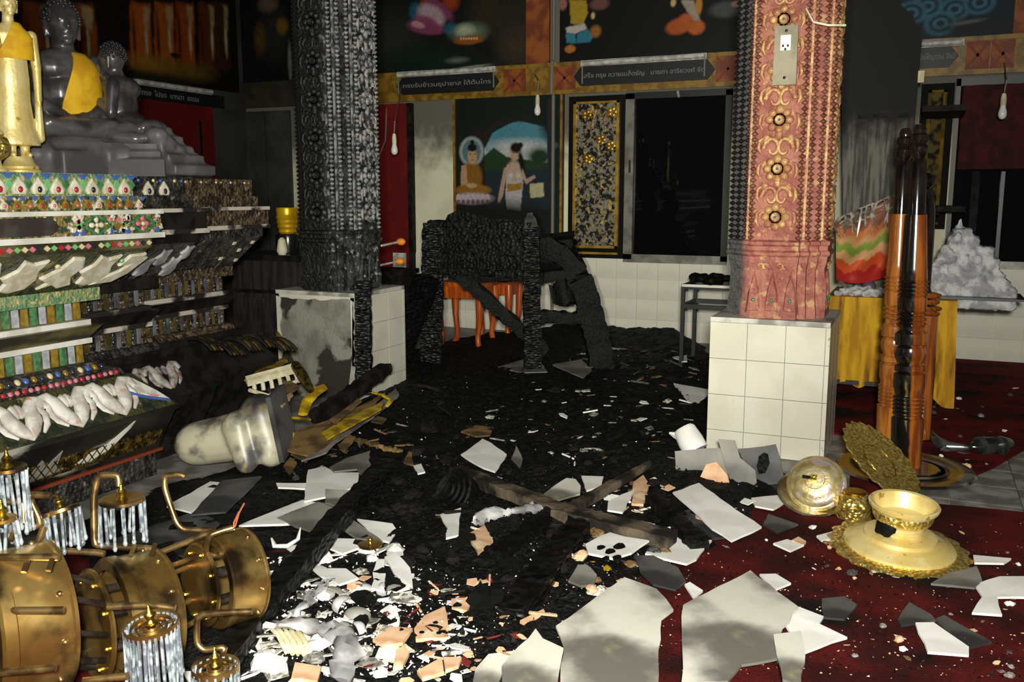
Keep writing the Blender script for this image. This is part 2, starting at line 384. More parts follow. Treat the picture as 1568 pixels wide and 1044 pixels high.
lamp(Vector((bX(897, 98), YB - .05, 2.655)), Vector((bX(1083, 88), YB - .05, 2.665)), 'white unlit tube lamp above the long plaque beside the gold cross panels')
lamp(Vector((bX(1372, 60), YB - .05, 2.645)), Vector((bX(1474, 52), YB - .05, 2.645)), 'short white tube lamp showing right of the charred board')
lamp(Vector((XL, fx(206, 127, XL).y, 2.52)), Vector((XL, fx(318, 142, XL).y, 2.52)), 'long tube lamp on the left wall under the orange-robed monks mural', 'X', False)
th = thing('name_plaque', 'dark plaque with four blurred words over the red door of the left wall', 'plaque', (XL, 7.6, 2.44))
MB().box2((XL, fx(196, 140, XL).y, 2.365), (XL + .03, fx(340, 150, XL).y, 2.50)).obj('plaque_board', black_plaque, th, world=True)
text_part('ทรง  โปรด  มารดา  ธรรม', fx(300, 150, XL).y - fx(214, 150, XL).y, .06, T(XL + .034, (fx(300, 150, XL).y + fx(214, 150, XL).y) / 2, 2.43) @ RZ(math.pi / 2) @ RX(math.pi / 2), letter, th)
# ---- wall paintings
def mural(name, label, cv, gain):
    th = thing(name, label, 'painting', ((cv.a + cv.b) / 2 if cv.plane == 'Y' else XL, YB if cv.plane == 'Y' else (cv.a + cv.b) / 2, cv.z0))
    m = MB()
    if cv.plane == 'Y': m.box2((min(cv.a, cv.b), cv.const + 0.002, cv.z0), (max(cv.a, cv.b), YB, cv.z1))
    else: m.box2((XL, min(cv.a, cv.b), cv.z0), (cv.const - 0.002, max(cv.a, cv.b), cv.z1))
    m.obj('backing', black_plaque, th, world=True); cv.build('painted_surface', th, gain); return th
D = lambda r, g, b: lin(r, g, b)
YM = YB - 0.03
c = Canvas('Y', YM, 580, 806, 2.68, 3.7, 190, D(18, 22, 18))
c.ell(600, 60, 40, 40, D(40, 44, 36), .6); c.ell(650, 95, 60, 22, D(16, 36, 26), .6); c.ell(790, 60, 26, 40, D(66, 52, 40), .6)
c.ell(775, 25, 40, 25, D(40, 38, 30), .7); c.ell(690, 130, 90, 26, D(14, 30, 24), .6); c.ell(745, 20, 24, 30, D(50, 42, 26), .6)
c.ell(636, 18, 9, 14, D(34, 84, 110), .3); c.ell(657, 5, 12, 12, D(150, 70, 20), .4); c.ell(690, 0, 12, 16, D(150, 60, 20), .4)
c.ell(672, 14, 24, 10, D(120, 62, 92), .25, -0.6); c.ell(660, 24, 22, 16, D(176, 150, 160), .2, -0.5); c.ell(652, 33, 18, 8, D(140, 74, 108), .3, -0.3)
c.ell(652, 42, 28, 10, D(132, 62, 96), .2, -0.2); c.ell(640, 38, 10, 5, D(190, 140, 150), .3, -0.3); c.ell(690, 44, 10, 9, D(30, 90, 116), .3)
c.ell(718, 50, 24, 13, D(104, 124, 96), .5); c.ell(712, 46, 12, 8, D(176, 186, 156), .6); c.ell(718, 61, 22, 7, D(150, 84, 24), .2)
for i in range(7): c.ell(706 + i * 4, 59, 1.6, 1.6, D(220, 190, 170), .4)
c.ell(700, 92, 14, 4, D(96, 110, 96), .6); c.ell(715, 104, 30, 2, D(150, 150, 138), .5, 0.08); c.speck(3, .25)
mural('mural', 'dark green mural of a seated pink-robed figure and offering bowl', c, .8)
c = Canvas('Y', YM, 855, 1140, 2.69, 3.7, 220, D(8, 8, 8))
c.poly([(872, 0), (898, 0), (900, 20), (892, 38), (874, 36)], D(168, 140, 40)); c.poly([(866, 42), (895, 36), (899, 44), (880, 52), (868, 50)], D(186, 176, 172))
c.poly([(866, 52), (880, 52), (883, 66), (868, 66)], D(52, 128, 150)); c.poly([(884, 52), (900, 44), (908, 56), (904, 64), (884, 66)], D(44, 118, 140))
c.ell(873, 75, 8, 6, D(180, 112, 40), .2); c.ell(912, 48, 8, 9, D(150, 100, 40), .3); c.ell(908, 24, 3, 5, D(206, 170, 110), .3); c.ell(918, 6, 14, 9, D(112, 70, 66), .3); c.ell(862, 6, 6, 9, D(150, 100, 90), .3)
c.poly([(1042, 0), (1062, 0), (1074, 36), (1066, 40), (1056, 24)], D(160, 148, 132)); c.ell(1040, 40, 20, 12, D(176, 84, 34), .2, 0.15); c.ell(1066, 42, 13, 11, D(186, 96, 40), .2); c.ell(1050, 28, 10, 7, D(186, 92, 40), .3)
c.ell(1070, 8, 5, 14, D(190, 130, 50), .3); c.ell(1031, 4, 4, 6, D(200, 170, 110), .3); c.ell(1112, 14, 24, 12, D(74, 78, 76), .3); c.ell(1128, 6, 8, 5, D(170, 120, 110), .3)
c.speck(5, .2); mural('mural', 'black mural of kneeling figures in blue and orange skirts', c, .9)
c = Canvas('Y', YM, 1300, 1548, 2.68, 3.7, 190, D(12, 34, 48))
for (x, y) in ((1420, 10), (1462, 14), (1500, 4), (1440, 36), (1395, 20)):
    for k in range(4): c.ell(x, y, 24 - k * 6, 18 - k * 4.5, D(60, 120, 140) if k % 2 == 0 else D(14, 44, 62), .18)
c.ell(1500, 40, 50, 12, D(22, 30, 34), .6); c.ell(1480, 34, 26, 3, D(96, 104, 96), .5, .1); c.speck(7, .3); mural('mural', 'blue mural of swirling water above the right window', c, .7)
c = Canvas('Y', YM, 380, 578, 2.68, 3.7, 120, D(16, 17, 18))
c.ell(420, 50, 18, 40, D(40, 40, 40), .5); c.ell(398, 60, 8, 22, D(90, 66, 20), .5); c.ell(432, 40, 8, 12, D(120, 90, 20), .4); c.ell(410, 6, 14, 12, D(96, 84, 70), .4); c.ell(444, 95, 3, 30, D(110, 108, 104), .3)
c.speck(8, .3); mural('mural', 'nearly black mural beside the far corner left of the burnt column', c, .7)
c = Canvas('X', XL + 0.03, -190, 374, 2.56, 3.9, 240, D(22, 16, 12))
for (x, w, cc) in ((216, 17, (170, 84, 20)), (252, 16, (166, 84, 18)), (284, 15, (150, 66, 14)), (318, 14, (96, 46, 14)), (340, 12, (60, 32, 12)), (120, 30, (120, 60, 18)), (60, 26, (96, 44, 14))):
    c.poly([(x - w, 2), (x + w * .8, 4), (x + w * 1.05, 108), (x - w * .95, 106)], D(*cc)); c.poly([(x + w * .1, 6), (x + w * .75, 12), (x + w * .7, 48), (x + w * .3, 36)], D(166, 146, 100), .8)
    c.ell(x - w * .6, 60, 2.5, 40, D(70, 34, 10), .6); c.ell(x + w * .5, 62, 2, 22, D(180, 170, 130), .5); c.ell(x, -6, w * .8, 12, D(16, 14, 14), .4)
c.ell(235, 100, 40, 12, D(140, 104, 30), .7); c.ell(290, 108, 30, 12, D(110, 84, 28), .7); c.ell(220, 118, 60, 9, D(36, 38, 20), .7); c.ell(268, 85, 8, 4, D(24, 18, 14), .3); c.speck(9, .3)
mural('mural', 'mural of monks in orange robes on the left wall', c, .75)
# the painted picture of a seated figure and a standing woman under a tree
c = Canvas('Y', YM, 698, 862, 0.85, 2.39, 170, D(22, 34, 32))
c.poly([(742, 215), (790, 186), (842, 200), (842, 262), (742, 262)], D(196, 204, 204)); c.poly([(738, 212), (790, 184), (842, 196), (842, 222), (745, 232)], D(84, 150, 168)); c.ell(792, 224, 40, 10, D(206, 210, 206), .6)
c.poly([(740, 240), (756, 226), (776, 240), (842, 250), (842, 300), (740, 300)], D(40, 66, 36)); c.poly([(738, 262), (842, 258), (842, 320), (738, 320)], D(36, 50, 58)); c.ell(826, 240, 18, 14, D(34, 62, 40), .4)
c.poly([(722, 150), (738, 150), (742, 250), (746, 320), (718, 320), (724, 240)], D(40, 32, 26)); c.poly([(730, 220), (756, 184), (812, 176), (818, 182), (760, 192), (740, 232)], D(44, 36, 30))
c.ell(720, 170, 34, 26, D(20, 32, 26), .4); c.ell(790, 164, 60, 18, D(22, 34, 28), .4); c.ell(842, 190, 14, 22, D(20, 30, 28), .5); c.poly([(838, 150), (848, 150), (850, 300), (838, 300)], D(40, 46, 48))
c.ell(722, 232, 18, 22, D(196, 206, 200), .12); c.ell(722, 232, 15, 19, D(96, 128, 136), .15)
c.ell(722, 272, 16, 24, D(150, 104, 36), .15); c.poly([(706, 254), (714, 252), (716, 284), (706, 286)], D(200, 162, 120)); c.ell(723, 240, 7, 11, D(206, 168, 124), .15); c.ell(723, 226, 7, 6, D(24, 20, 18), .2); c.ell(723, 218, 3, 4, D(24, 20, 18), .2)
c.ell(720, 236, 1.6, .8, D(40, 26, 20), .3); c.ell(727, 236, 1.6, .8, D(40, 26, 20), .3); c.ell(723, 245, 2.4, .9, D(150, 70, 60), .3)
c.ell(724, 291, 27, 9, D(162, 112, 36), .15); c.ell(722, 284, 8, 4, D(206, 168, 124), .2); c.ell(724, 304, 30, 9, D(188, 170, 176), .2)
for i in range(7): c.ell(702 + i * 7.4, 303, 3.4, 6, D(214, 196, 204), .2); c.ell(702 + i * 7.4, 309, 2.5, 4, D(120, 90, 104), .3)
c.poly([(776, 252), (798, 250), (801, 280), (796, 330), (777, 332), (774, 300)], D(198, 194, 196)); c.ell(787, 262, 11, 16, D(206, 176, 156), .2); c.ell(782, 268, 4, 4, D(220, 206, 200), .3); c.ell(793, 268, 4, 4, D(220, 206, 200), .3)
c.poly([(776, 282), (800, 280), (799, 290), (777, 294)], D(172, 128, 40)); c.ell(788, 235, 7, 11, D(206, 172, 144), .15); c.ell(790, 226, 9, 8, D(20, 16, 16), .25); c.ell(797, 222, 4, 4, D(20, 16, 16), .3); c.ell(799, 250, 4, 20, D(22, 18, 18), .3, .2)
c.poly([(772, 256), (778, 256), (770, 300), (764, 312), (762, 306)], D(200, 166, 140)); c.poly([(800, 258), (806, 274), (818, 268), (820, 272), (806, 282), (798, 270)], D(200, 166, 140)); c.ell(786, 234, 1.3, .7, D(40, 26, 20), .3); c.ell(791, 234, 1.3, .7, D(40, 26, 20), .3)
c.poly([(811, 281), (832, 280), (833, 301), (812, 303)], D(206, 196, 150)); c.ell(770, 332, 70, 22, D(22, 22, 20), .5); c.speck(12, .22)
pic = mural('wall_painting', 'painting of a haloed seated figure and a standing woman in white', c, .75)
for x in (699, 861): MB().box2((bX(x) - .012, YB - .05, .85), (bX(x) + .012, YB, 2.39)).obj('gilt_frame', gold_paint, pic, world=True)
# orange pillar strip and grey conduit between the upper murals
struct(MB().box2((bX(808, 100), YB - .045, 2.69), (bX(843, 100), YB, 4.1)).obj('trim_2', orange_paint))
struct(MB().box2((bX(1551, 40), YB - .045, 2.69), (bX(1600, 40), YB, 4.1)).obj('trim_3', orange_paint))
m = MB(); m.tube([(bX(848), YB - .03, .2), (bX(848), YB - .03, 2.38), (bX(848, 150), YB - .07, 2.39), (bX(848), YB - .07, 2.7), (bX(848), YB - .03, 2.72), (bX(848), YB - .03, 4.1)], 0.018, 8)
tag(m.obj('wall_conduit', conduit, smooth=50), 'grey vertical conduit pipe between the two upper murals', 'pipe')
# ---- doors and windows
def door(name, box0, box1, panels, m, plane):
    d = struct(MB().box2(box0, box1).obj(name, m))
    for a, b in panels: MB().box2(a, b).obj('door_panel', m, d)
    return d
y0, y1 = fx(214, 200, XL).y, fx(322, 200, XL).y; ym = fx(300, 200, XL).y
d1 = door('door_1', (XL, y0 - .8, 0), (XL + .05, y1, 2.36), [], red_paint, 'X')
for z0, z1 in ((.15, 1.0), (1.06, 1.84), (1.9, 2.2)): MB().box2((XL + .05, y0 + .1, z0), (XL + .075, ym - .06, z1)).obj('door_panel', red_paint, d1)
MB().box2((XL + .05, ym - .01, 0), (XL + .06, ym + .03, 2.2)).obj('door_gap', black_paint, d1)
a, b = bX(578, 250), bX(629, 250)
d2 = struct(MB().box2((a, YB - .06, 0), (b, YB, 2.37)).obj('door_2', red_paint))
MB().box2((b, YB - .075, 0), (b + .05, YB, 2.37)).obj('door_frame', char_wood, d2)
w1 = struct(MB().box2((bX(958), YB - .012, .79), (bX(1116), YB, 2.36)).obj('window_1', glass_night))
for (p, q, mm) in (((958, .79), (971, 2.36), alu), ((1108, .79), (1117, 2.36), steel_black), ((958, .76), (1117, .84), alu), ((958, 2.31), (1117, 2.37), steel_black)):
    MB().box2((bX(p[0]), YB - .055, p[1]), (bX(q[0]), YB, q[1])).obj('window_frame', mm, w1)
m = MB(); m.tube([(bX(1040, 150), YB - .06, 2.36), (bX(1043, 150), YB - .09, 2.31)], .012, 6); m.obj('latch', white_enamel, w1, 40)
MB().box2((bX(966, 250), YB - .075, 1.62), (bX(969, 250), YB - .055, 1.74)).obj('window_handle', steel_black, w1)
w2 = struct(MB().box2((bX(1456), YB - .012, .86), (2.3, YB, 2.36)).obj('window_2', glass_night))
for (p, q, mm) in (((bX(1452), .86), (bX(1459), 2.36), conduit), ((bX(1452), 2.30), (2.3, 2.37), steel_black), ((bX(1500), .80), (2.3, .86), alu), ((bX(1486), .86), (bX(1498), 1.6), char_wood), ((bX(1530), .86), (bX(1536), 1.6), steel_black)):
    MB().box2((p[0], YB - .05, p[1]), (q[0], YB, q[1])).obj('window_frame', mm, w2)
cu = MB(); n = 40; ring = []
for z in (1.62, 2.3): ring.append([(bX(1462) + i / n * 1.5, YB - .075 + .016 * math.sin(i * 1.3), z) for i in range(n + 1)])
vs = ring[0] + ring[1]; vs2 = [(x, y + .008, z) for x, y, z in vs]; N1 = n + 1
fs = [(i, i + 1, N1 + i + 1, N1 + i) for i in range(n)]; cu.add(vs, fs); cu.add(vs2, [f[::-1] for f in fs])
tag(cu.obj('window_curtain', mat('dark_maroon_curtain', lin(70, 12, 12), lin(44, 6, 6), .9), smooth=60), 'dark maroon curtain over the top of the right window', 'curtain')
# ---- gilded lacquer shutters
s_dull = mat('dull_black_wood', (.01, .01, .01), None, .9, spec=.1)
def shutter(x0, x1, z0, z1, label, floral):
    a, b = bX(x0), bX(x1); th = thing('lacquer_shutter', label, 'shutter', ((a + b) / 2, YB - .03, z0))
    MB().box2((a, YB - .04, z0), (b, YB, z1)).obj('shutter_board', black_paint if floral else s_dull, th, world=True)
    lac = mat('gold_leaf_lacquer', lin(150, 144, 126), lin(40, 38, 36), .3, .4, scale=30, ramp=(.44, .56), c3=lin(206, 176, 92), s3=22, r3=(.58, .64), bump=.3, bscale=40) if floral else mat('dull_lacquer', lin(96, 84, 44), lin(30, 28, 24), .8, 0, scale=14, spec=.1)
    i = .055; MB().box2((a + i, YB - .052, z0 + .1), (b - i, YB - .038, z1 - i)).obj('gilt_field', lac, th, world=True)
    g = mat('gilt_border', lin(206, 166, 60), lin(170, 128, 36), .4, .7) if floral else mat('dull_gilt', lin(120, 96, 30), lin(84, 66, 22), .85, 0, spec=.1)
    for p, q in (((a + i, z0 + .1), (b - i, z0 + .125)), ((a + i, z1 - i - .02), (b - i, z1 - i)), ((a + i, z0 + .1), (a + i + .028, z1 - i)), ((b - i - .028, z0 + .1), (b - i, z1 - i)), ((a + i, z0 + .04), (b - i, z0 + .06))):
        MB().box2((p[0], YB - .06, p[1]), (q[0], YB - .045, q[1])).obj('border_strip', g, th, world=True)
    if floral:
        c = (a + b) / 2 + .02
        for s in (-1, 1):
            for j in range(2):
                m = MB(); m.tube([(c + s * .01 + s * j * .05, YB - .056, z1 - .1), (c + s * (.05 + j * .05), YB - .056, z1 - .2), (c + s * (.075 + .05 * j), YB - .056, z1 - .34 + j * .05)], [.006, .018, .004], 6, flat=.35); m.obj('leaf', g, th, 60, True)
        for (fx_, fz_) in ((-.12, -.18), (.14, -.16), (.03, -.42), (.13, -.48), (-.1, -.6)):
            for k in range(5):
                an = k * 2 * math.pi / 5; m = MB(); m.ell((c + fx_ + .03 * math.cos(an), YB - .054, z1 + fz_ + .03 * math.sin(an)), (.022, .006, .022), None, 8, 4); m.obj('petal', g, th, 60, True)
shutter(872, 957, .79, 2.36, 'black lacquer shutter with gold leaf flowers beside the open dark window', True)
shutter(1400, 1450, 1.12, 2.33, 'smoked gold-patterned shutter panel at the right window edge', False)
m = MB(); 
for (x0, x1, y) in ((1412, 1480, 167), (1434, 1478, 320)):
    p, q = fy(x0, y, 7.9), fy(x1, y, 7.9)
    t_ = MB().box2((p.x, 7.87, p.z - .022), (q.x, YB - .05, p.z + .022)).obj('shelf_bracket', char_wood)
    tag(t_, 'upper wooden bar sticking out beside the right window' if y < 200 else 'lower wooden bar sticking out beside the right window', 'bar')
# ---- bare bulbs on wires
def bulb(x, ytop, yb, Y, label, up=None):
    p = fy(x, yb, Y); q = fy(x, ytop, Y); th = thing('hanging_bulb', label, 'bulb', (p.x, Y, p.z))
    top = up or (p.x, Y, q.z); s = 0.011
    m = MB(); m.tube([top, (p.x + .01, Y, (q.z * .4 + p.z * .6) + .12), (p.x, Y, p.z + .15)], .005, 5); m.obj('wire', conduit, th, world=True)
    m = MB(); m.lathe([(.0, .15), (.014, .148), (.02, .12), (.022, .07), (.02, .06)], 10, T(p.x, Y, p.z)); m.obj('socket', cream, th, 40, True)
    m = MB(); m.lathe([(.018, .06), (.022, .04), (.03, .01), (.03, -.015), (.02, -.035), (.004, -.042)], 12, T(p.x, Y, p.z)); m.obj('glass', bulb_white, th, 60, True)
bulb(604, 170, 230, 7.4, 'bare bulb on a yellow wire in front of the red door', tuple(fy(615, 130, YB - .055)))
bulb(823, 105, 170, 8.2, 'bare bulb hanging over the tree of the painting', tuple(fy(818, 112, YB - .055)))
bulb(1535, 110, 174, 8.0, 'bare bulb hanging in front of the maroon curtain', tuple(fy(1538, 96, YB - .055)))
m = MB(); m.tube([fy(592, 165, YB - .055), fy(590, 215, YB - .07), fy(578, 245, YB - .07), fy(560, 262, YB - .065)], .007, 5)
tag(m.obj('loose_wire', conduit), 'thin loose wire running behind the burnt column', 'wire')

# ------------------------------------------------------------------ the two carved columns
def redent(a, b, s):
    q = [(a, b), (a - s, b), (a - s, b + s), (b + s, b + s), (b + s, a - s), (b, a - s), (b, a)]
    pts = []
    for k in range(4):
        c, n = round(math.cos(k * math.pi / 2)), round(math.sin(k * math.pi / 2))
        pts += [(x * c - y * n, x * n + y * c) for x, y in q]
    return pts
A_, B_, S_ = 0.25, 0.122, 0.042
CORN = [(A_, B_), (A_ - S_, B_ + S_), (B_ + S_, A_ - S_), (B_, A_)]
def column(name, label, x0, x1, y0, y1, zt, m_shaft, m_orn, m_bead, burnt):
    cx, cy = (x0 + x1) / 2, (y0 + y1) / 2; wx, wy = (x1 - x0), (y1 - y0)
    th = thing(name, label, 'column', (cx, cy, 0))
    core_m = mat('bare_grey_mortar', lin(140, 138, 128), lin(112, 110, 100), .9, scale=5, c3=lin(46, 42, 36), s3=2.6, r3=(.48, .52), bump=.4, bscale=40) if burnt else grout
    ped = MB().box((0, 0, zt / 2 - .01), (wx - .03, wy - .03, zt - .02)).obj('pedestal', core_m, th)
    slab_m = mat('pedestal_top_slab', lin(196, 194, 184), lin(120, 118, 112), .5, scale=6)
    MB().box((0, 0, zt - .012), (wx, wy, .026)).obj('top_slab', slab_m, ped)
    ts = 0.2; tt = .012
    def tiles(face):
        n = wx if face in ('-y',) else wy; k = 0
        z = zt - .025
        while z > 0.0:
            h = min(ts, z); u = -n / 2
            while u < n / 2 - .01:
                w = min(ts, n / 2 - u)
                if burnt and face == '-y' and not (u > n / 2 - .21 and False): pass
                m = MB()
                if face == '-y': m.box((u + w / 2, -wy / 2 + .004, z - h / 2), (w - .003, tt, h - .003))
                else: m.box((wx / 2 - .004, u + w / 2, z - h / 2), (tt, w - .003, h - .003))
                m.obj('tile', white_tile, ped); u += ts
            z -= ts
    if not burnt: tiles('-y')
    tiles('x')
    if burnt:   # ragged rims of the tiles that fell off the front
        for (a, b) in (((-wx / 2, zt - .05), (wx / 2 - .02, zt - .026)), ((-wx / 2, .1), (-wx / 2 + .025, zt - .026)), ((wx / 2 - .05, .25), (wx / 2 - .03, zt - .03))):
            m = MB(); n = 14; vert = abs(b[1] - a[1]) > abs(b[0] - a[0])
            pts = []
            for i in range(n + 1):
                t = i / n; j = R.uniform(-.008, .01)
                pts.append((a[0], a[1] + (b[1] - a[1]) * t) if vert else (a[0] + (b[0] - a[0]) * t, b[1]))
            for i in range(n, -1, -1):
                t = i / n; j = R.uniform(-.01, .012)
                pts.append((b[0] + j, a[1] + (b[1] - a[1]) * t) if vert else (a[0] + (b[0] - a[0]) * t, a[1] + j))
            m.prism(pts, 0, .014, T(0, -wy / 2 + .017, 0) @ RX(math.pi / 2)); m.obj('broken_tile_edge', white_tile, ped)
        m = MB(); m.prism([(wx / 2 - .1, 0), (wx / 2, 0), (wx / 2, zt - .03), (wx / 2 - .035, zt - .03), (wx / 2 - .05, .3)], 0, .013, T(0, -wy / 2 + .016, 0) @ RX(math.pi / 2)); m.obj('cement_strip', mat('pale_cement', lin(168, 168, 160), lin(140, 140, 132), .8), ped)
    # lotus skirt: flares, pinches, ends under a moulding
    P0 = redent(A_, B_, S_)
    def ringz(z, k): return [(x * k, y * k, z) for x, y in P0]
    zb = zt
    sk = MB().loft([ringz(zb, 1.04), ringz(zb + .02, 1.05), ringz(zb + .12, 1.0), ringz(zb + .26, .99), ringz(zb + .30, 1.03), ringz(zb + .33, 1.04)]).obj('lotus_skirt', m_shaft, th)
    mo = MB().loft([ringz(zb + .33, 1.05), ringz(zb + .34, 1.09), ringz(zb + .355, 1.09), ringz(zb + .365, 1.04), ringz(zb + .385, 1.04), ringz(zb + .395, 1.08), ringz(zb + .41, 1.08), ringz(zb + .42, 1.0)]).obj('moulding', m_shaft, th)
    # pointed leaves on the skirt faces
    def on_face(face, u, z, M2=Matrix.Identity(4), out=0.0):
        if face == 0: return T(u, -A_ - out, z) @ RX(math.pi / 2) @ M2
        return T(A_ + out, u, z) @ RZ(math.pi / 2) @ RX(math.pi / 2) @ M2
    for f in (0, 1):
        for u in (-.095, .0, .095):
            m = MB(); m.loft([[(-.045, 0, 0), (.045, 0, 0), (.03, .12, 0), (0, .24, 0), (-.03, .12, 0)], [(-.03, .015, .02), (.03, .015, .02), (.02, .12, .018), (0, .2, .012), (-.02, .12, .018)]], on_face(f, u, zb + .03, out=-.006))
            lf = m.obj('skirt_leaf', m_shaft, sk)
            m = MB(); m.ell((0, 0, 0), (.011, .011, .008), on_face(f, u, zb + .1, out=.014), 8, 5); m.obj('glass_gem', mat('green_gem', lin(60, 120, 80), None, .1, coat=1) if not burnt else m_orn, lf, 60)
        for u in (-.05, .05):
            m = MB()
            for s in (-1, 1):
                m.tube([(s * (.012 + .014 * math.cos(a)), .014 * math.sin(a), 0) for a in [j * .6 for j in range(9)]], .006, 5, on_face(f, u, zb + .28, out=.012))
            m.obj('curl', m_orn, sk, 60, kind='stuff')
    zs = zb + .42; ztop = 3.9
    sh = MB().loft([ringz(zs, .985), ringz(ztop, 1.0)]).obj('shaft', m_shaft, th)
    # raised fillets and beaded strips along the stepped corners
    for ci, (qx, qy) in enumerate([(x * sx, y * sy) for sx, sy in ((1, -1), (-1, -1), (1, 1)) for x, y in CORN]):
        if qy > .15 and qx < .2: continue
        m = MB(); n = int((ztop - zs) / .03)
        for i in range(n):
            zz = zs + .012 + i * .03; b_ = .0195
            m.add([(qx + b_, qy, zz), (qx, qy + b_, zz), (qx - b_, qy, zz), (qx, qy - b_, zz), (qx, qy, zz + .015), (qx, qy, zz - .015)],
                  [(0, 1, 4), (1, 2, 4), (2, 3, 4), (3, 0, 4), (1, 0, 5), (2, 1, 5), (3, 2, 5), (0, 3, 5)])
        m.obj('bead_strip', m_bead, sh, 80, kind='stuff')
    for qx, qy in ((A_ - S_ * .5, -B_ - S_ * .55), (B_ + S_ * .55, -A_ + S_ * .5), (-B_ - S_ * .55, -A_ + S_ * .5), (A_ - S_ * .5, B_ + S_ * .55)):
        MB().box((qx, qy, (zs + ztop) / 2), (.012, .012, ztop - zs)).obj('fillet', m_orn, sh)
    # rosettes, scrolls and gems on the flat faces
    for f in (0, 1):
        z = zs + .12; k = 0
        while z < 3.3:
            if k % 2 == 0:
                ro = MB().lathe([(.0, .016), (.02, .022), (.026, .01), (.034, .01)], 12, on_face(f, 0, z)).obj('rosette', m_orn, sh, 60)
                for j in range(8):
                    an = j * math.pi / 4; m = MB(); m.ell((.052 * math.cos(an), .052 * math.sin(an), .006), (.023, .023, .017), on_face(f, 0, z), 8, 5); m.obj('petal', m_orn, ro, 60)
                m = MB(); m.ell((0, 0, .016), .009, on_face(f, 0, z), 8, 5); m.obj('glass_gem', mat('teal_gem', lin(70, 120, 120), None, .1, coat=1) if not burnt else m_orn, ro, 60)
            else:
                for s in (-1, 1):
                    pts = [(s * (.03 + .045 * math.cos(a) * (1 - a / 9)), -.02 + .06 * math.sin(a) * (1 - a / 9), .006) for a in [j * .5 for j in range(13)]]
                    m = MB(); m.tube(pts, [.015 - .0006 * j for j in range(13)], 6, on_face(f, 0, z)); m.obj('scroll', m_orn, sh, 70)
                for j in range(3):
                    m = MB(); m.ell((.06 * (j - 1), .055 - .03 * abs(j - 1), .004), (.022, .032, .014), on_face(f, 0, z) , 8, 5); m.obj('leaf', m_orn, sh, 60)
            for s in (-1, 1):
                m = MB(); m.tube([(s * .085, -.05, .004), (s * .1, -.02, .008), (s * .095, .02, .008), (s * .075, .035, .005)], [.004, .012, .011, .004], 6, on_face(f, 0, z)); m.obj('side_leaf', m_orn, sh, 70)
            z += .125; k += 1
    return th
burn_s = mat('burnt_carved_plaster', lin(58, 58, 59), lin(18, 18, 19), .55, scale=16, c3=lin(150, 150, 146), s3=30, r3=(.58, .7), bump=1.0, bscale=34, soot=(0, .15, .03, .10, lin(13, 13, 14)))
burn_o = mat('ashen_relief', lin(150, 150, 148), lin(60, 60, 61), .5, scale=22, bump=.5, bscale=60, soot=(0, .16, .04, .08, lin(22, 22, 23)))
burn_b = mat('ashen_beads', lin(206, 206, 202), lin(150, 150, 149), .5, scale=14, soot=(0, .06, -.1, .06, lin(40, 40, 41)))
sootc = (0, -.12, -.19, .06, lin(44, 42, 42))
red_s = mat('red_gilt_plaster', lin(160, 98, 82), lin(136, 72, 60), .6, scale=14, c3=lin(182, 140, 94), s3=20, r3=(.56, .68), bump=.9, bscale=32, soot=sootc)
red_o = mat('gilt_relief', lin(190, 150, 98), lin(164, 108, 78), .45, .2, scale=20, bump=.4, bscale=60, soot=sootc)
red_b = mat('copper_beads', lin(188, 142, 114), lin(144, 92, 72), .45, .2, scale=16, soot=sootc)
colL = column('carved_column', 'soot-blackened carved column on a pedestal stripped to grey mortar', -4.12, -3.45, 5.17, 5.80, .75, burn_s, burn_o, burn_b, True)
colR = column('carved_column', 'red and gold carved column on a white tiled pedestal', -1.02, -.40, 4.95, 5.57, .75, red_s, red_o, red_b, False)
# socket plate screwed to the red column
sp = fy(1203, 85, 4.965); th = thing('socket_plate', 'beige metal socket plate on the red carved column', 'socket', tuple(sp))
MB().box((0, 0, 0), (.115, .02, .29), T(*sp)).obj('plate', mat('khaki_metal', lin(142, 134, 108), lin(120, 112, 88), .5), th, world=True)
so = MB().box((0, 0, 0), (.05, .012, .075), T(sp.x, sp.y - .015, sp.z + .06)).obj('socket', bulb_white, th, world=True)
for dx, dz in ((-.012, .045), (.012, .045), (0, .028)): MB().box((sp.x + dx, sp.y - .022, sp.z + dz), (.009, .004, .012)).obj('pin_hole', black_paint, so, world=True)
for dz in (-.11, .12): m = MB(); m.ell((sp.x, sp.y - .011, sp.z + dz), (.008, .004, .008), None, 8, 4); m.obj('screw', iron_rod, th, world=True)
m = MB(); q = fy(1262, 40, 4.98); m.tube([q + Vector((-.09, -.0, .09)), q + Vector((-.05, -.02, .02)), q + Vector((.02, -.02, 0)), q + Vector((.1, .02, .0))], .006, 6)
tag(m.obj('tied_string', cream, smooth=60), 'pale string tied round the red column near the top', 'string')

# ------------------------------------------------------------------ the glass mosaic altar
green_m = mat('green_glass_mosaic', lin(96, 140, 104), lin(150, 160, 110), .25, scale=26, ramp=(.42, .58), c3=lin(190, 180, 120), s3=34, r3=(.55, .62), bump=.5, bscale=70, bkind='F1', coat=.6)
multi_m = mat('many_coloured_mosaic', lin(150, 130, 80), lin(60, 80, 56), .25, scale=34, ramp=(.46, .54), c3=lin(206, 200, 180), s3=30, r3=(.58, .62), bump=.6, bscale=60, bkind='F1', coat=.6)
dkgreen = mat('dark_green_mosaic', lin(36, 44, 34), lin(70, 70, 40), .3, scale=18, c3=lin(140, 128, 84), s3=16, r3=(.62, .68), bump=.4, bscale=60, bkind='F1', coat=.4)
white_led = mat('white_ledge_paint', lin(232, 230, 220), lin(206, 202, 190), .5, scale=8)
olive_m = mat('smoked_olive_moulding', lin(104, 96, 60), lin(46, 44, 32), .4, scale=10, stretch=(1, .4, 1))
fl_gold = mat('gold_mosaic_flute', lin(178, 146, 56), lin(150, 118, 40), .25, .3, scale=40, coat=.6)
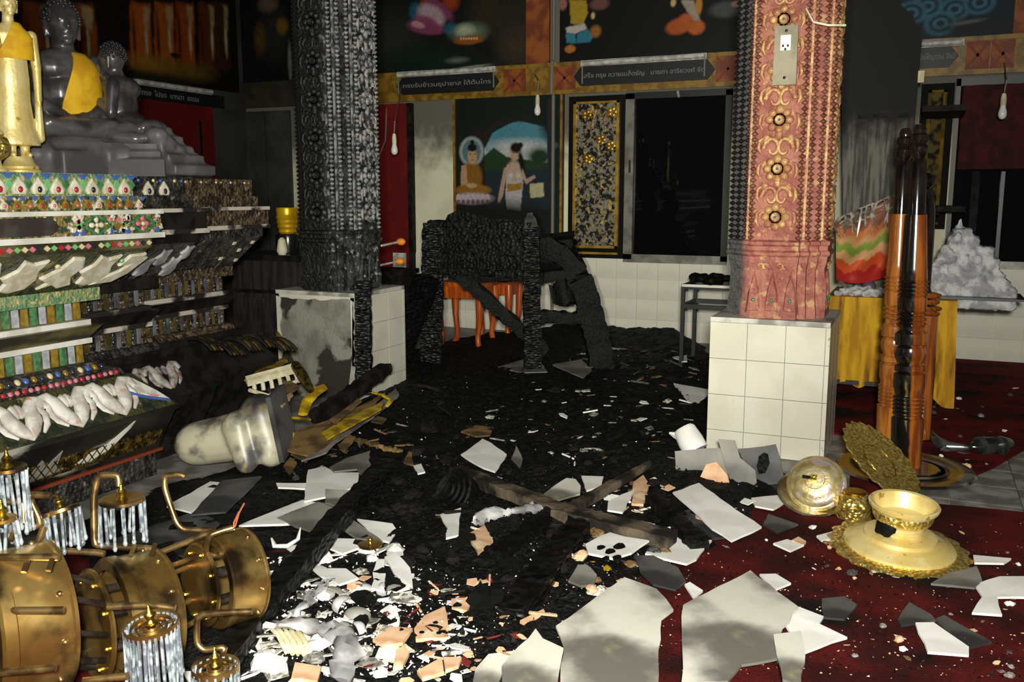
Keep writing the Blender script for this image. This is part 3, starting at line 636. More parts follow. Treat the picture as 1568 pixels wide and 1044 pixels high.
fl_green = mat('green_mosaic_flute', lin(88, 138, 90), lin(60, 108, 72), .22, scale=40, coat=.6)
fl_silver = mat('silver_mosaic_flute', lin(198, 202, 206), lin(170, 174, 182), .2, .2, scale=40, coat=.6)
petal_w = mat('white_petal', lin(232, 226, 208), lin(206, 196, 168), .4, scale=20, coat=.4)
gem_red = mat('red_gem', lin(176, 44, 50), None, .15, coat=1); gem_pink = mat('pink_gem', lin(214, 120, 136), None, .15, coat=1)
gem_blue = mat('blue_gem', lin(70, 104, 176), None, .15, coat=1); gem_green = mat('bright_green_gem', lin(120, 190, 120), None, .15, coat=1)
gem_cream = mat('cream_gem', lin(220, 206, 160), None, .2, coat=1); gem_dark = mat('dark_gem', lin(40, 44, 58), None, .2, coat=1)
scorch = mat('scorched_plinth', lin(36, 34, 30), lin(18, 17, 15), .4, scale=5, c3=lin(160, 156, 142), s3=2.2, r3=(.60, .66), stretch=(1, .5, 1.4))
lattice = mat('gold_lattice', lin(128, 104, 48), lin(60, 48, 22), .3, .6, scale=30, bump=1, bscale=46, bkind='crack')
s_dark = mat('sooty_mosaic', lin(66, 64, 60), lin(28, 27, 26), .35, scale=20, c3=lin(126, 122, 112), s3=24, r3=(.6, .68), bump=.7, bscale=50, bkind='F1', coat=.3)
s_brown = mat('sooty_brown_mosaic', lin(96, 82, 64), lin(48, 38, 30), .35, scale=22, c3=lin(140, 112, 90), s3=30, r3=(.58, .66), bump=.7, bscale=50, bkind='F1', coat=.3)
s_led = mat('smoked_white_ledge', lin(40, 37, 35), lin(200, 190, 178), .5, scale=4, ramp=(.47, .56))
s_black = mat('soot_black_moulding', lin(34, 32, 30), lin(16, 15, 15), .4, scale=12)
altar = thing('mosaic_altar', 'tiered glass-mosaic altar, bright at the front and sooty behind', 'altar', (-4.2, 3.0, 0))
SEG = [(-4.9, 3.16, -3.69, 1.2), (-4.9, 3.72, -3.86, 3.0), (-4.9, 4.52, -4.02, 3.6)]   # back X, core end Y, core front X, start Y
# tier: z0, z1, offset bottom, offset top, key
TIERS = [(1.40, 1.50, .19, .19, 'rim'), (1.335, 1.40, .22, .22, 'rim2'), (1.315, 1.335, .285, .285, 'led'), (1.225, 1.315, .275, .275, 'frieze'), (1.20, 1.225, .285, .285, 'led'),
         (1.15, 1.20, .24, .24, 'beads'), (.965, 1.15, .06, .235, 'petals'), (.905, .965, .065, .065, 'green'), (.81, .905, 0, 0, 'flute'), (.785, .81, .03, .03, 'led'),
         (.72, .785, .02, .07, 'olive'), (.695, .72, .03, .03, 'led'), (.60, .695, 0, 0, 'flute'), (.565, .60, .07, .04, 'beads2'), (.53, .565, .13, .11, 'pink'), (.36, .53, .29, .15, 'figures'),
         (.335, .36, .30, .30, 'led2'), (.14, .335, .22, .285, 'plinth'), (.125, .14, .235, .235, 'red'), (0, .125, .21, .21, 'base')]
KEYM = [dict(rim=green_m, rim2=multi_m, led=white_led, frieze=multi_m, beads=olive_m, petals=dkgreen, green=green_m, flute=olive_m, olive=olive_m, beads2=s_dark, pink=s_dark, figures=dkgreen, led2=scorch, plinth=scorch, red=brown_red, base=s_dark),
        dict(rim=s_dark, rim2=s_dark, led=s_led, frieze=s_black, beads=s_black, petals=s_dark, green=s_black, flute=s_dark, olive=s_black, beads2=s_dark, pink=s_black, figures=s_black, led2=s_black, plinth=s_black, red=s_black, base=s_black),
        dict(rim=s_brown, rim2=s_brown, led=s_led, frieze=s_brown, beads=s_dark, petals=s_dark, green=s_brown, flute=s_brown, olive=s_black, beads2=s_brown, pink=s_black, figures=s_black, led2=s_black, plinth=s_black, red=s_black, base=s_black)]
NAME = dict(rim='top_rim', rim2='second_rim', led='white_ledge', frieze='flower_frieze', beads='bead_course', petals='lotus_course', green='lattice_course', flute='fluted_course', olive='moulding',
            beads2='bead_course', pink='bead_course', figures='figure_course', led2='plinth_edge', plinth='plinth', red='red_line', base='base_course')
PART = {}
for si, (xb, ye, xf, ys) in enumerate(SEG):
    k1 = .78 if si == 2 else (.9 if si == 1 else 1)
    for ti, (z0, z1, o0, o1, key) in enumerate(TIERS):
        a = [(xb, ys, z0), (xf + o0 * k1, ys, z0), (xf + o0 * k1, ye + o0 * k1, z0), (xb, ye + o0 * k1, z0)]
        b = [(xb, ys, z1), (xf + o1 * k1, ys, z1), (xf + o1 * k1, ye + o1 * k1, z1), (xb, ye + o1 * k1, z1)]
        PART[si, ti] = MB().loft([a, b]).obj(NAME[key], KEYM[si][key], altar, world=True)
def af(seg, ti, y, t, out=0.0):
    """frame on the front (+X) face of a tier: local x runs along +Y, local y up the face, local z outwards"""
    xb, ye, xf, ys = SEG[seg]; k1 = .78 if seg == 2 else (.9 if seg == 1 else 1)
    z0, z1, o0, o1, key = TIERS[ti]; p = Vector((xf + (o0 + (o1 - o0) * t) * k1, y, z0 + (z1 - z0) * t))
    up = Vector(((o1 - o0) * k1, 0, z1 - z0)).normalized(); rt = Vector((0, 1, 0)); n = rt.cross(up)
    M = Matrix((( rt.x, up.x, n.x, p.x), (rt.y, up.y, n.y, p.y), (rt.z, up.z, n.z, p.z), (0, 0, 0, 1)))
    return M @ T(0, 0, out)
def relief(name, poly, h, m, M, parent, s=0.75):
    c = (sum(p[0] for p in poly) / len(poly), sum(p[1] for p in poly) / len(poly))
    q = [(c[0] + (p[0] - c[0]) * s, c[1] + (p[1] - c[1]) * s) for p in poly]
    return MB().loft([[(x, y, -.003) for x, y in poly], [(x, y, h * .7) for x, y in poly], [(x, y, h) for x, y in q]], M).obj(name, m, parent, world=True)
def gem(name, r, m, M, parent, e=1.0):
    b = MB(); b.ell((0, 0, 0), (r, r * e, r * .7), M, 8, 5); return b.obj(name, m, parent, 70, True)
drop = [(-.028, 0), (.028, 0), (.036, .018), (.026, .042), (0, .072), (-.026, .042), (-.036, .018)]
ye = SEG[0][1]
# top rim petals
i = 0; y = ye + .19 - .055
while y > 2.35:
    p = relief('petal', drop, .012, petal_w, af(0, 0, y, .08), PART[0, 0]); gem('petal_heart', .0125, [gem_red, gem_red, gem_dark][i % 3], af(0, 0, y, .28, .012), p, 1.2)
    relief('blue_triangle', [(-.03, .0), (.03, 0), (0, -.03)], .008, gem_blue, af(0, 0, y + .047, .97), PART[0, 0])
    relief('green_leaf', [(-.008, 0), (.02, .03), (0, .06), (-.02, .03)], .009, gem_green if i % 2 else fl_green, af(0, 0, y + .047, .2), PART[0, 0]); y -= .094; i += 1
y = ye + .22 - .03; i = 0
while y > 2.35:
    s = .55; p = relief('petal', [(a * s, b * s) for a, b in drop], .01, fl_gold if i % 4 else petal_w, af(0, 1, y, .15), PART[0, 1]); gem('petal_heart', .009, gem_red if i % 2 else gem_pink, af(0, 1, y, .35, .01), p)
    relief('blue_triangle', [(-.018, 0), (.018, 0), (0, -.02)], .006, gem_blue, af(0, 1, y + .03, .97), PART[0, 1]); y -= .06; i += 1
# frieze: diamonds with four-petalled flowers, a dark cartouche at the left
FR = 3
def flower(y, m):
    d = PART[0, FR]
    for s in (-1, 1):
        for t in (-1, 1):
            m_ = MB(); m_.box((0, 0, .006), (.085, .012, .012), af(0, FR, y + s * .042, .5) @ T(0, t * .021, 0) @ RZ(-s * t * .5)); m_.obj('diamond_bar', fl_green, d, world=True)
    f = gem('flower_heart', .012, gem_cream, af(0, FR, y, .5, .01), d)
    for k in range(4):
        an = k * math.pi / 2; b = MB(); b.ell((.026 * math.cos(an), .026 * math.sin(an), .006), (.017 if k % 2 == 0 else .013, .013 if k % 2 == 0 else .017, .008), af(0, FR, y, .5), 8, 5); b.obj('petal', m, f, 70, True)
for y, m in ((ye + .15, gem_pink), (ye - .12, petal_w), (ye - .39, petal_w), (ye - .66, petal_w)): flower(y, m) if y > ye - .2 else None
for y in (ye + .255, ye + .02, ye + .075, ye - .04, ye + .045, ye - .2, ye - .225):
    for k in range(6):
        relief('mosaic_chip', [(-.014, -.01), (.012, -.013), (.016, .008), (-.006, .014)], .008, [gem_blue, petal_w, fl_gold, gem_green, gem_pink, petal_w][k], af(0, FR, y + R.uniform(-.018, .018), .15 + .14 * k) @ RZ(R.uniform(0, 6)), PART[0, FR])
relief('cartouche', [(-.5, -.038), (.06, -.038), (.09, -.02), (.1, 0), (.09, .02), (.06, .038), (-.5, .038)], .01, mat('tarnished_plate', lin(84, 80, 74), lin(64, 60, 55), .4, .3), af(0, FR, ye - .42, .5), PART[0, FR], .95)
y = ye + .22; i = 0
while y > 2.4:
    relief('diamond_bead', [(-.018, 0), (0, -.013), (.018, 0), (0, .013)], .009, [gem_cream, gem_dark, gem_pink, gem_cream, gem_green, gem_pink, gem_red, gem_green][i % 8], af(0, 5, y, .5), PART[0, 5]); y -= .036; i += 1
# lotus course: big white leaves
leaf = [(-.06, -.07), (-.02, -.085), (.035, -.07), (.06, -.02), (.05, .03), (.07, .085), (.02, .07), (-.02, .09), (-.03, .04), (-.075, .0), (-.05, -.03)]
leaf2 = [(-.08, -.08), (-.03, -.06), (.0, -.085), (.05, -.07), (.03, -.02), (.06, .03), (.045, .085), (.0, .09), (-.03, .03), (-.09, -.02), (-.05, -.05)]
for j, (y, lf, mm) in enumerate(((ye - .02, leaf, petal_w), (ye - .2, leaf2, petal_w), (ye - .42, leaf, petal_w), (ye - .62, leaf2, petal_w), (ye + .10, [(-.09, -.085), (.0, -.08), (.06, -.03), (.11, .06), (.08, .07), (.02, -.01), (-.05, -.05)], petal_w), (ye + .17, [(-.06, .02), (.0, .03), (.04, .085), (-.03, .08)], petal_w))):
    relief('lotus_leaf', [(a_ * 1.35, b_ * 1.12) for a_, b_ in lf], .014, mm, af(0, 6, y, .5), PART[0, 6], .9)
for j in range(10): gem('mosaic_knob', .014, [gem_green, gem_cream, fl_gold][j % 3], af(0, 6, ye + .1 - j * .09, .25 + .5 * R.random(), .004), PART[0, 6])
# striped flutes of the two narrow courses
for si, w, jump in ((0, .036, .047), (1, .026, .034), (2, .02, .027)):
    for ti in (8, 12):
        y = SEG[si][1] - w * .7; i = 0
        cyc = [fl_gold, fl_silver, fl_green, fl_gold, fl_silver, fl_green] if si == 0 else [s_brown, mat('smoked_silver_flute', lin(112, 114, 116), lin(70, 70, 72), .3, coat=.5), s_dark, mat('smoked_gold_flute', lin(116, 100, 50), lin(70, 58, 30), .3, .2, coat=.5)]
        hh = TIERS[ti][1] - TIERS[ti][0]
        while y > SEG[si][1] - (.95 if si == 0 else .82) and i < 30:
            m = MB(); m.prism([(-w / 2, 0), (w / 2, 0), (w / 2 * .7, .012), (-w / 2 * .7, .012)], 0, hh - .012, af(si, ti, y, 0, -.002) @ T(0, .006, 0) @ RX(-math.pi / 2) @ Matrix.Scale(-1, 4, (0, 1, 0)))
            m.obj('flute', cyc[i % len(cyc)], PART[si, ti], world=True); y -= jump; i += 1
# lower bead courses and the white figures of the flared course
y = ye + .05; i = 0
while y > 2.5:
    gem('bead', .015, [gem_dark, fl_gold, gem_blue, gem_cream][i % 4], af(0, 13, y, .4), PART[0, 13], 1.2); y -= .042; i += 1
y = ye + .08; i = 0
while y > 2.5:
    gem('bead', .013, gem_pink if i % 3 else gem_red, af(0, 14, y, .5), PART[0, 14]); y -= .034; i += 1
fig_m = mat('chalky_white_figure', lin(226, 222, 214), lin(190, 182, 172), .6, scale=18, c3=lin(206, 150, 128), s3=16, r3=(.62, .68))
fig_s = mat('smoked_white_figure', lin(170, 164, 158), lin(96, 90, 86), .6, scale=18, c3=lin(160, 90, 74), s3=16, r3=(.62, .68))
def figure(seg, y, s, mm, flip=1):
    P = PART[seg, 15]; M = af(seg, 15, y, .45) @ Matrix.Scale(s, 4)
    b = MB(); b.tube([(flip * x, yy, .008) for x, yy in ((-.07, .04), (-.055, .075), (-.02, .08), (.0, .05), (.01, .0), (.035, -.04), (.06, -.075))], [.016, .02, .024, .03, .034, .028, .01], 8, M, flat=.6); f = b.obj('figure', mm, P, 70, True)
    b = MB(); b.tube([(flip * x, yy, .01) for x, yy in ((-.03, .05), (-.045, .01), (-.03, -.03), (0, -.06))], [.01, .015, .013, .006], 7, M, flat=.6); b.obj('trunk', mm, f, 70, True)
    b = MB(); b.ell((flip * .045, .05, .004), (.022, .034, .012), M, 8, 5); b.obj('ear', mm, f, 70, True)
for j in range(8): figure(0, ye + .03 - j * .125, 1.15, fig_m, 1 if j % 2 else -1)
relief('white_corner', [(-.05, .07), (.02, .085), (.12, -.02), (.16, -.075), (.09, -.06), (.0, .0)], .012, fig_m, af(0, 15, ye + .1, .5), PART[0, 15], .9)
b = MB(); b.tube([(-.05, .02, .016), (.0, -.02, .018), (.07, -.05, .016), (.17, -.085, .012)], .008, 6, af(0, 15, ye + .08, .5)); b.obj('blue_cord', gem_blue, PART[0, 15], 60, True)
b = MB(); b.ell((0, 0, 0), (.05, .016, .01), af(0, 15, ye + .13, .62) @ RZ(-.6), 10, 5); b.obj('green_leaf', fl_green, PART[0, 15], 60, True)
for j in range(4): figure(1, SEG[1][1] - .02 - j * .12, .9, fig_s, 1 if j % 2 else -1)
# gilded lattice panel and pale scorch marks on the plinth
b = MB(); b.box((-.4, -.03, .0), (1.0, .08, .006), af(0, 17, ye + .12, .5)); lp = b.obj('lattice_panel', lattice, PART[0, 17], world=True)
for j in range(22):
    for s in (-1, 1):
        b = MB(); b.box((0, 0, .004), (.1, .006, .006), af(0, 17, ye + .15 - j * .045, .36) @ RZ(s * .9)); b.obj('lattice_bar', gold_dark, lp, world=True)
relief('peeled_patch', [(-.28, -.07), (-.2, -.03), (-.1, -.01), (.0, .05), (.05, .08), (.02, .04), (-.08, -.04), (-.2, -.08)], .006, sheet_yel, af(0, 17, ye - .02, .62), PART[0, 17], .9)
relief('peeled_patch', [(-.22, -.08), (-.12, .02), (-.1, -.02), (-.02, .04), (-.04, -.04), (.02, -.06)], .006, sheet_grey, af(0, 17, ye - .36, .55), PART[0, 17], .9)
# small relief on the smoked middle part
for y in (SEG[1][1] + .02, SEG[1][1] - .09): p = relief('petal', drop, .012, petal_w, af(1, 0, y, .05), PART[1, 0]); gem('petal_heart', .013, gem_dark, af(1, 0, y, .25, .012), p, 1.3)
for j in range(9): gem('glass_stud', .01, [gem_blue, gem_cream, gem_dark][j % 3], af(1, 0, SEG[1][1] + .15 - j * .05, .8, .002), PART[1, 0])
for j in range(16): gem('glass_stud', .008, [fl_gold, gem_cream, s_dark][j % 3], af(2, 0, SEG[2][1] + .12 - j * .042, .8, .002), PART[2, 0])
for (y, t, s) in ((.1, .3, 1), (.0, .6, .8), (-.1, .35, .9), (.16, .7, .7)): relief('lotus_leaf', [(a * s * .8, b * s * .8) for a, b in leaf], .012, cloth_grey, af(1, 6, SEG[1][1] + y, t), PART[1, 6], .85)
for (y, t) in ((.12, .8), (.03, .55), (-.05, .8), (-.1, .3), (.05, .2)): relief('paint_fleck', [(-.014, -.01), (.012, -.012), (.016, .01), (-.01, .012)], .006, petal_w, af(2, 6, SEG[2][1] + y, t), PART[2, 6])

# ------------------------------------------------------------------ statues on the altar
def head(b, c, s, f):
    """face towards unit vector f (horizontal); c = centre of the head, s = head half height"""
    f = Vector(f).normalized(); l = Vector((-f.y, f.x, 0)); c = Vector(c); M = Matrix(((f.x, l.x, 0, c.x), (f.y, l.y, 0, c.y), (0, 0, 1, c.z), (0, 0, 0, 1)))
    b.ell((0, 0, .12 * s), (.78 * s, .72 * s, .88 * s), M, 16, 12); b.ell((.12 * s, 0, -.35 * s), (.62 * s, .56 * s, .66 * s), M, 14, 10)
    b.cap((.70 * s, 0, .1 * s), .07 * s, (.84 * s, 0, -.2 * s), .12 * s, 8, M)                       # nose
    for t in (-1, 1):
        b.ell((.68 * s, t * .27 * s, .10 * s), (.1 * s, .17 * s, .07 * s), M, 8, 6)                   # eyelids
        b.cap((.66 * s, t * .1 * s, .27 * s), .05 * s, (.58 * s, t * .45 * s, .26 * s), .05 * s, 6, M)   # brows
        b.cap((.0, t * .74 * s, .18 * s), .11 * s, (.02 * s, t * .7 * s, -.6 * s), .1 * s, 8, M)           # long ears
    b.ell((.70 * s, 0, -.46 * s), (.09 * s, .24 * s, .07 * s), M, 8, 6); b.ell((.6 * s, 0, -.8 * s), (.2 * s, .24 * s, .16 * s), M, 8, 6)  # lips, chin
    return M
def hand(b, p, d, up, s):
    """flat hand: palm, four fingers and a thumb; p wrist, d finger direction, up towards the thumb"""
    p, d, up = Vector(p), Vector(d).normalized(), Vector(up).normalized(); side = up
    b.cap(p, .3 * s, p + d * .9 * s, .36 * s, 8)
    for i, L in enumerate((.75, .95, 1.0, .85)):
        q = p + d * .95 * s + side * (.32 - .22 * i) * s
        b.cap(q, .115 * s, q + d * L * s, .08 * s, 6)
    b.cap(p + d * .3 * s + side * .3 * s, .12 * s, p + d * .9 * s + side * .62 * s, .09 * s, 6)
def curls(b, M, s, seed):
    r = random.Random(seed)
    for i in range(90):
        t = (i + .5) / 90; ph = i * 2.399; z = 1 - t * 1.15; q = math.sqrt(max(0, 1 - z * z))
        x, y = q * math.cos(ph), q * math.sin(ph)
        if x > .55 and z < .55: continue
        b.ell((x * .8 * s - .03 * s, y * .75 * s, z * .9 * s + .14 * s), .1 * s, M, 6, 4)
# big seated figure
SB = Vector((-4.08, 3.50, 1.5)); st = thing('seated_statue', 'large black seated statue with a yellow sash on the altar', 'statue', tuple(SB))
b = MB(); f0 = Vector((.92, -.38, 0)).normalized(); l0 = Vector((-f0.y, f0.x, 0))
def L0(x, y, z): return f0 * x + l0 * y + Vector((0, 0, z))
b.ell(L0(0, 0, .42), (.13, .15, .17), None, 16, 12); b.ell(L0(.0, 0, .54), (.12, .17, .11), None, 16, 10); b.ell(L0(0, 0, .33), (.15, .17, .10), None, 14, 8)
b.cap(L0(0, 0, .6), .062, L0(.01, 0, .68), .055); MH = head(b, L0(.02, 0, .765), .115, f0)
b.ell(L0(-.01, 0, .885), (.055, .055, .05), None, 12, 8); b.cap(L0(-.01, 0, .9), .03, L0(-.01, 0, .955), .008)
for t in (-1, 1):
    b.cap(L0(0, t * .165, .575), .055, L0(.03, t * .215, .40), .046); b.cap(L0(.03, t * .215, .40), .044, L0(.15, t * .07, .30), .03)
    b.cap(L0(-.0, t * .12, .27), .085, L0(.17, t * .24, .245), .068); b.cap(L0(.17, t * .24, .245), .062, L0(.2, -t * .06, .235), .042); b.cap(L0(.2, -t * .06, .235), .04, L0(.22, -t * .15, .26), .025)
hand(b, L0(.15, .07, .305), -l0 + f0 * .2, f0, .05); hand(b, L0(.16, -.07, .29), l0 + f0 * .2, f0, .05)
remesh(b.obj('body', stone_black, st), .009, 3)
b = MB(); curls(b, MH, .115, 1); b.ell(L0(-.01, 0, .885), (.058, .058, .05), None, 12, 8); b.obj('curled_hair', mat('dark_statue_hair', lin(50, 48, 50), lin(34, 33, 35), .4, .2), st, 80, kind='stuff')
g = []; nu, nv = 12, 10
for j in range(nv + 1):
    row = []
    for i in range(nu + 1):
        z = .62 - .32 * j / nv; lo = -.45 + .6 * (1 - j / nv); az = lo + (1.55 - lo) * i / nu
        rr = 1.0 if z < .5 else max(.55, 1 - ((z - .5) / .13) ** 2 * .45)
        row.append(L0((.148 if z > .36 else .165) * rr * math.cos(az), (.182) * rr * math.sin(az), z))
    g.append(row)
def sheet(rows, th_=.006, M=None, dirn=None):
    n, k = len(rows), len(rows[0]); m = MB(); vs = [p for r in rows for p in r]
    fs = [(a * k + i, a * k + i + 1, (a + 1) * k + i + 1, (a + 1) * k + i) for a in range(n - 1) for i in range(k - 1)]
    off = dirn or Vector((0, 0, -th_)); m.add(vs, [f[::-1] for f in fs], M); o = len(vs); m.add([Vector(p) + off for p in vs], fs, M)
    rim = [i for i in range(k)] + [a * k + k - 1 for a in range(1, n)] + [(n - 1) * k + i for i in range(k - 2, -1, -1)] + [a * k for a in range(n - 2, 0, -1)]
    m.f += [(rim[i], rim[(i + 1) % len(rim)], rim[(i + 1) % len(rim)] + o, rim[i] + o) for i in range(len(rim))]
    return m
sheet(g, dirn=-f0 * .008).obj('sash', yellow_cloth, st, 70)
rock = MB(); rock.ell(L0(0, 0, .12), (.26, .3, .12), None, 16, 8); rock.box(L0(.05, 0, .06), (.42, .48, .13)); rock.ell(L0(.16, .2, .1), (.14, .12, .11), None, 12, 8); rock.ell(L0(.14, -.22, .1), (.14, .12, .1), None, 12, 8)
remesh(rock.obj('rock_seat', grey_base, st), .014, 3)
# kneeling disciple facing it
SK = Vector((-3.88, 3.67, 1.5)); sk = thing('kneeling_statue', 'small dark kneeling statue with praying hands before the seated statue', 'statue', tuple(SK))
f1 = Vector((-.80, -.45, 0)).normalized(); l1 = Vector((-f1.y, f1.x, 0))
def L1(x, y, z): return f1 * x + l1 * y + Vector((0, 0, z))
b = MB()
b.ell(L1(0, 0, .37), (.075, .095, .12), None, 14, 10); b.ell(L1(-.01, 0, .455), (.075, .115, .065), None, 14, 8); b.ell(L1(-.03, 0, .27), (.095, .11, .075), None, 14, 8)
b.cap(L1(0, 0, .49), .04, L1(.015, 0, .54), .036); MK = head(b, L1(.03, 0, .60), .085, f1)
for t in (-1, 1):
    b.cap(L1(0, t * .115, .46), .036, L1(.01, t * .135, .32), .032); b.cap(L1(.01, t * .135, .32), .03, L1(.12, t * .02, .40), .02)
    hand(b, L1(.12, t * .014, .40), Vector((f1.x * .35, f1.y * .35, 1)), -f1, .036)
    b.cap(L1(-.05, t * .07, .235), .06, L1(.14, t * .12, .215), .048); b.cap(L1(.14, t * .12, .21), .044, L1(-.1, t * .12, .19), .036); b.cap(L1(-.1, t * .12, .19), .034, L1(-.18, t * .1, .2), .02)
b.ell(L1(-.15, .0, .25), (.07, .1, .05), None, 10, 6)
remesh(b.obj('body', stone_black, sk), .008, 3)
b = MB(); curls(b, MK, .085, 2); b.obj('curled_hair', mat('dark_statue_hair', (0, 0, 0)), sk, 80, kind='stuff')
g = []
for j in range(7):
    t = j / 6; c = L1(.03 - .05 * t, .03 - .12 * t, .50 - .2 * t); g.append([c + L1(.062 - .01 * abs(i - 2), (.02 * (i - 2)), .01 * (i - 2)) for i in range(5)])
sheet(g, dirn=-f1 * .008).obj('robe_fold', mat('bronze_robe', lin(120, 108, 100), lin(80, 72, 68), .35, .5), sk, 70)
pl = MB(); pl.loft([[L1(x * k, y * k, z) for x, y in ((-.25, -.17), (.2, -.17), (.2, .17), (-.25, .17))] for k, z in ((1.0, 0), (1.0, .085), (.92, .1), (.92, .125), (.84, .14), (.84, .165))]); pl.obj('stepped_plinth', grey_base, sk)
rb = MB()
for j in range(5): rb.box(L1(-.16 - .035 * (4 - j) , .0, .035 + .05 * j), (.18 - .02 * j, .3 - .03 * j, .06), None); rb.ell(L1(-.2 - .03 * (4 - j), -.1 + .05 * j, .05 + .04 * j), (.07, .06, .045), None, 8, 6)
remesh(rb.obj('rock_ledge', grey_base, sk), .014, 2)
# gilded standing figure
GS = Vector((-3.76, 2.95, 1.5)); gs = thing('standing_statue', 'gilded standing statue with a yellow cloth over one shoulder', 'statue', tuple(GS))
f2 = Vector((.85, -.3, 0)).normalized(); l2 = Vector((-f2.y, f2.x, 0))
def L2(x, y, z): return f2 * x + l2 * y + Vector((0, 0, z))
m = MB(); m.lathe([(.088, 0), (.09, .014), (.08, .022), (.082, .032), (.066, .045), (.06, .06), (.055, .075), (.0, .076)], 24); m.obj('lotus_base', gold_matte, gs, 50)
b = MB()
for t in (-1, 1): b.cap(L2(0, t * .028, .08), .02, L2(0, t * .03, .15), .022); b.cap(L2(-.01, t * .028, .085), .017, L2(.04, t * .034, .083), .013)
rob = []
for z, rx, ry in ((.125, .06, .098), (.14, .06, .096), (.2, .05, .078), (.32, .048, .068), (.42, .052, .07), (.5, .05, .066), (.56, .052, .074), (.61, .052, .086), (.645, .035, .06), (.655, .025, .03)):
    rob.append([L2(rx * math.cos(a), ry * math.sin(a), z) for a in [i * math.pi / 10 for i in range(20)]])
b.loft(rob); b.cap(L2(0, 0, .64), .026, L2(.004, 0, .69), .024); MG = head(b, L2(.01, 0, .735), .053, f2); b.ell(L2(0, 0, .79), .026, None, 10, 8); b.cap(L2(0, 0, .8), .014, L2(0, 0, .845), .003)
b.cap(L2(0, .092, .61), .026, L2(0, .105, .47), .021); b.cap(L2(0, .105, .47), .02, L2(.01, .1, .33), .015); hand(b, L2(.01, .1, .335), Vector((0, 0, -1)) + f2 * .1, f2, .026)
b.cap(L2(0, -.092, .61), .026, L2(.0, -.115, .49), .022); b.cap(L2(.0, -.115, .49), .02, L2(.085, -.075, .55), .015); hand(b, L2(.085, -.075, .55), Vector((0, 0, 1)), l2, .026)
for t in (-1, 1): b.cap(L2(0, t * .1, .45), .012, L2(0, t * .1, .16), .02)
remesh(b.obj('body', gold_matte, gs), .006, 2)
b = MB(); curls(b, MG, .053, 4); b.obj('curled_hair', gold, gs, 80, kind='stuff')
g = []
for j in range(9):
    z = .66 - .16 * j / 8; row = []
    for i in range(9):
        az = .1 + (j / 8) * -.9 + (2.0 + .9 * j / 8 - .3) * i / 8
        rr = 1 if z < .6 else 1 - (z - .6) / .06 * .45
        row.append(L2((.062) * rr * math.cos(az), (.1 if z < .63 else .09) * rr * math.sin(az) , z))
    g.append(row)
sheet(g, dirn=-f2 * .006).obj('shoulder_cloth', yellow_cloth, gs, 70)
# part of another gilded figure cut by the edge of the picture
p = fx(-4, 262, -3.66); v = thing('gilt_urn', 'gilded lidded urn at the very left end of the altar', 'urn', (p.x, p.y, 1.5))
for nm, pr_, mm in (('foot', [(.04, 0), (.042, .012), (.02, .03), (.018, .05)], gold_matte), ('body', [(.018, .05), (.05, .075), (.062, .11), (.05, .145), (.03, .16)], gold_emb), ('lid', [(.034, .16), (.036, .17), (.02, .19), (.01, .2), (.012, .22), (.004, .25), (.0, .26)], gold_matte)):
    m = MB(); m.lathe(pr_, 18); m.obj(nm, mm, v, 50)
# small things on the altar top and behind it
q = Vector((-3.98, 4.22, 1.5)); th = thing('small_picture', 'small gold-edged picture block leaning on the altar behind the statues', 'picture', tuple(q), .35)
MB().box((0, 0, .06), (.03, .1, .115)).obj('block', cream, th); MB().box((.012, -.04, .06), (.012, .022, .11)).obj('gilt_edge', gold, th)
MB().box((.0, -.05, .118), (.05, .09, .008)).obj('cover_flap', sheet_white, th)
q = Vector((-4.18, 4.55, 1.5)); th = thing('fallen_strip', 'thin dark carved strip lying at the smoked end of the altar top', 'strip', tuple(q), .5)
m = MB(); m.box((0, 0, .012), (.03, .5, .02)); m.obj('rail', s_black, th); m = MB(); m.box((.0, .1, .028), (.02, .2, .012)); m.obj('ridge', s_brown, th)
cb = thing('dark_cabinet', 'soot-dark wooden cabinet between the altar and the burnt column', 'cabinet', (-4.78, 6.3, 0))
MB().box((0, 0, .44), (.98, .5, .88)).obj('body', mat('soot_dark_wood', lin(52, 44, 42), lin(30, 26, 25), .6, scale=5, stretch=(6, 6, .8)), cb)
MB().box((0, 0, .90), (1.06, .56, .05)).obj('top', s_black, cb); MB().box((0, -.255, .62), (1.0, .03, .03)).obj('ledge', s_black, cb)
for x in (-.25, .25):
    d = MB().box((x, -.256, .3), (.44, .02, .54)).obj('door', mat('soot_dark_wood', (0, 0, 0)), cb); m = MB(); m.ell((x * .2, -.275, .34), .016, None, 8, 6); m.obj('knob', iron_rod, d)
q = fy(441, 372, 6.25); vs_ = thing('gold_vase', 'ribbed gold vase on a black cylinder beside the burnt column', 'vase', (q.x, 6.25, .925))
sx_ = 1.0; m = MB(); m.lathe([(.09, 0), (.095, .02), (.1, .14), (.095, .16), (0, .165)], 20, T(0, 0, 0)); m.obj('black_stand', black_paint, vs_, 40)
m = MB(); m.lathe([(.06, .165), (.075, .18), (.07, .2), (.085, .22), (.08, .24), (.09, .26), (.085, .28), (.095, .3), (.085, .32), (.09, .36), (.085, .38), (.0, .38)], 20); m.obj('body', mat('bright_gold', lin(244, 200, 40), lin(214, 160, 24), .35, .5), vs_, 30)
q = fy(433, 330, 6.1); m = MB(); m.lathe([(.0, 0), (.03, .0), (.045, .03), (.03, .12), (.012, .14)], 14, T(q.x - .02, 6.1, .925)); tag(m.obj('cream_cup', cream, smooth=50), 'small cream cup in front of the gold vase', 'cup')
